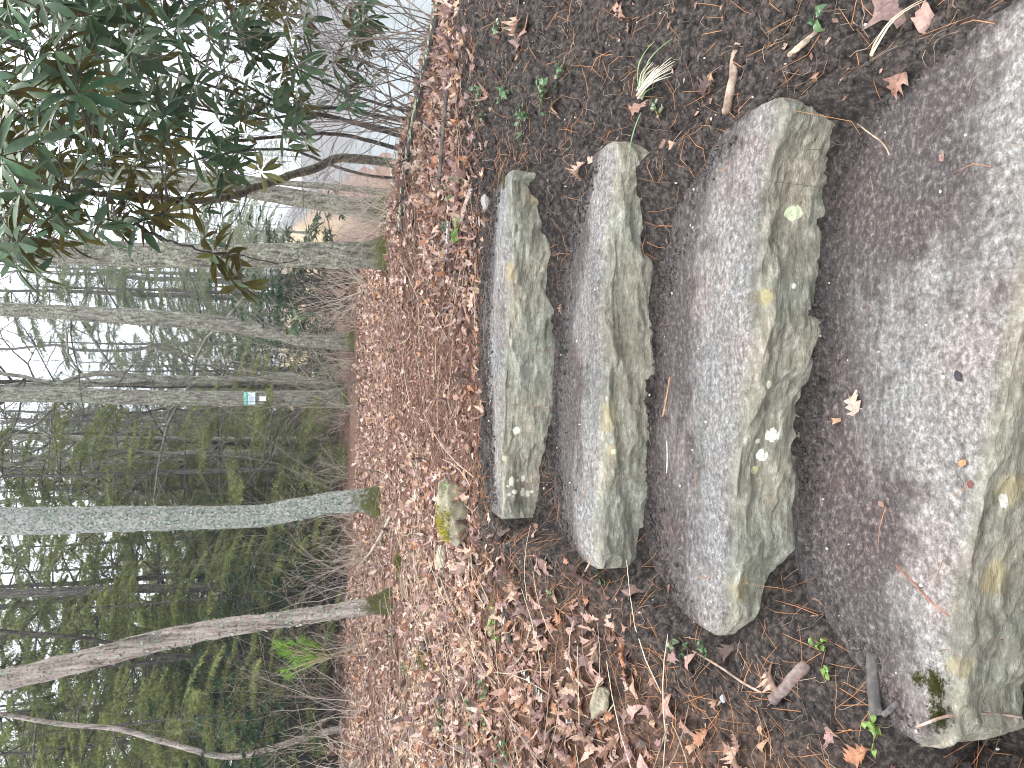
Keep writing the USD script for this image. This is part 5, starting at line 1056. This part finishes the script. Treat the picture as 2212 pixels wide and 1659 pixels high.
hem = [(1150, 20, 0, 1.0), (1230, 17, 1, .95), (1330, 15.5, 0, 1.05), (1400, 13.5, 2, 1.1), (1480, 16, 1, 1.0), (1560, 13, 0, .9), (1640, 15, 1, 1.0), (1200, 27, 1, 1.1), (1330, 24, 1, 1.15), (1460, 23, 0, 1.3), (1600, 22, 1, 1.1), (1720, 18, 0, 1.1), (1050, 22, 2, 1.0), (1085, 30, 0, 1.2), (1280, 12.5, 2, .75), (1520, 10.5, 2, .7),
       (1660, 26, 0, 1.0), (1020, 19, 2, .8), (960, 25, 2, .9), (1300, 38, 2, 1.3), (1480, 40, 2, 1.3), (1160, 36, 2, 1.2), (1010, 15, 0, .95), (1045, 17, 2, 1.2), (985, 24, 2, 1.1)]
populate('hemlock', [(at_px(iy, y), y, K_hem[k], sc * .84) for iy, y, k, sc in hem], 'dark green hemlock, ORD from the left in the shaded thicket left of the sign tree', 'tree', 'dark hemlocks of the left thicket')
pin = [(1030, 26, 1, .8), (890, 30, 0, .9), (970, 34, 1, 1.0), (640, 34, 1, .9), (920, 50, 1, 1.3), (600, 40, 0, 1.1), (1000, 22, 0, .6), (910, 24, 1, .65), (750, 40, 1, 1.0), (1060, 40, 0, 1.3), (650, 24, 0, .8), (990, 45, 1, 1.3), (800, 27, 1, .6), (640, 22, 0, .5)]
populate('pine', [(at_px(iy, y), y, K_pine[k], sc) for iy, y, k, sc in pin if clear(at_px(iy, y), y)], 'feathery grey green pine, ORD from the left of those in mist beyond the sign tree', 'tree', 'misty pines beyond the sign tree')
bt = []
while len(bt) < 36:
    iy, y = r.uniform(530, 1700), r.uniform(15, 48)
    if iy > 1100 and r.uniform() < .6: continue
    x = at_px(iy, y)
    if clear(x, y): bt.append((x, y, K_bare[len(bt) % 4], r.uniform(.75, 1.2)))
populate('bare_tree', bt, 'leafless grey tree with fine branches, ORD from the left in the misty woods', 'tree', 'leafless trees in the misty woods')
ft = []
for q in range(64):
    y = r.uniform(62, 165) if q < 34 else r.uniform(140, 175); x = (r.uniform(-.55, .2) if q < 34 else r.uniform(.15, .55)) * y
    if float(ground(x, y)) > POND + .3: ft.append((x, y, (K_bare + K_pine)[q % 6], r.uniform(.9, 1.4)))
populate('far_tree', ft, 'faint tree, ORD from the left on the far misty slope beyond the pond', 'tree', 'faint trees on the far slope')
ev = [(1235, 12, 0, 1.0), (1310, 11.5, 0, .9), (1420, 12, 1, 1.0), (1570, 10, 0, .9), (1640, 9.5, 1, 1.0), (1180, 14, 1, 1.0), (1050, 16, 1, .8), (660, 15, 0, .9), (640, 13, 1, 1.0), (610, 12, 1, 1.1), (900, 19, 0, 1.1), (780, 18, 0, 1.0), (700, 19, 0, 1.2), (1000, 19, 0, 1.0), (1350, 14, 0, 1.1), (1500, 13, 0, 1.2), (930, 21, 0, 1.2), (830, 22, 0, 1.2)]
populate('evergreen_shrub', [(at_px(iy, y), y, K_ever[k], sc) for iy, y, k, sc in ev], 'broad-leaved evergreen shrub, ORD from the left in shade behind the leaf litter', 'shrub', 'evergreen shrubs at the edge of the woods')
TWIGS = [(1210, 9, 0), (1288, 8.5, 2), (1170, 9.5, 1), (1400, 9, 0), (1550, 8, 2), (1640, 7.5, 1), (1120, 11, 0), (1030, 13, 1), (915, 14, 1), (880, 13, 0), (800, 13, 1), (770, 12, 0), (700, 11.5, 1), (650, 11, 0), (620, 10, 1), (500, 8, 1), (1510, 9.5, 3), (1380, 11, 3), (1260, 11, 3), (950, 15, 3), (840, 15.5, 3), (745, 14.5, 3), (690, 14, 3), (590, 12, 3), (560, 11, 3), (480, 10, 3), (610, 13, 2), (900, 17, 3), (790, 18, 3), (720, 17, 3)]
CREST = [(440, 7.2, 1), (390, 6.8, 0), (255, 5.9, 3), (150, 5.2, 3), (60, 4.7, 3), (200, 5.8, 2), (10, 4.6, 2)]
populate('bare_shrub', [(at_px(iy, y), y, K_twig[k], r.uniform(.8, 1.15)) for iy, y, k in TWIGS], 'pale leafless twiggy shrub, ORD from the left along the wood edge', 'shrub', 'leafless twiggy shrubs at the wood edge')
SAP = [(rr_, yy_, 4 + q_ % 2) for q_, (rr_, yy_) in enumerate(zip(np.linspace(580, 1650, 26) + r.normal(0, 18, 26), r.uniform(11, 22, 26)))]
populate('sapling', [(at_px(iy, y), y, K_twig[k], r.uniform(.8, 1.3)) for iy, y, k in SAP if clear(at_px(iy, y), y)], 'tall thin leafless sapling clump, ORD from the left in the understory behind the litter', 'shrub', 'leafless sapling clumps of the understory')
populate('bare_shrub', [(min(at_px(iy, y), crest(y) - .05), y, K_twig[k], r.uniform(.7, 1.0)) for iy, y, k in CREST], 'leafless thin-stemmed shrub, ORD from the left on the bank crest above the pond', 'shrub', 'leafless shrubs on the bank crest')
# young pine, vivid green needle tufts
xb, yb = px_place(740, 1420, 7.5); zb = float(ground(xb, yb)); th = thing('young_pine', 'vivid green young pine with brushy needle tufts below the leaning tree', 'tree', None, (xb, yb, zb))
B, St = Bag(), Bag(); o = np.array([xb, yb, zb])
St.add(*tube([[0, 0, -.05], [.02, 0, .25], [0, .02, .62]], [.010, .008, .004], 6), (.2, .14, .09))
for ix, iy in [(603, 1397), (612, 1412), (622, 1405), (630, 1425), (640, 1438), (598, 1388), (648, 1425), (660, 1405), (668, 1420), (676, 1392), (655, 1385), (628, 1388), (612, 1450), (620, 1462), (664, 1438)]:
    c = at_y(ix, iy, yb + r.uniform(-.2, .2)) - o; root = np.array([.01, 0, np.clip(c[2] * .6, .1, .6)]); St.add(*tube([root, (root + c) / 2 - [0, 0, .03], c], [.005, .004, .003], 5), (.25, .2, .1)); ax = unit(c - root + [0, 0, .15])
    for q in range(70):
        t_ = c - ax * r.uniform(0, .09); d = unit(ax + r.normal(0, .5, 3)); L = r.uniform(.06, .11); w = unit(np.cross(d, r.normal(0, 1, 3))) * .0022
        B.add([t_ - w, t_ + w, t_ + d * L], [[0, 1, 2]], np.array([.16, .30, .035]) * r.uniform(.6, 1.4))
build(St, 'stem', 'wood_bit', th); build(B, 'needles', 'needle_foliage', th, smooth=False, kind='stuff')

# ------------------------------------------------------------------ the mist
hz = trimesh.creation.box((560, 420, 32)); hz.apply_translation((0, 150, 11.0))
usdkit.material(stage, '/World/Looks/haze_look', {'v': ('principled_volume', {'color': (.86, .92, 1.0), 'density': HAZE, 'anisotropy': 0.2})}, [], volume='v.volume')
hp = obj('haze', (np.array(hz.vertices), np.array(hz.faces)), 'haze_look'); tag(hp, 'pale mist hanging through the woods and over the pond', 'mist', kind='stuff')
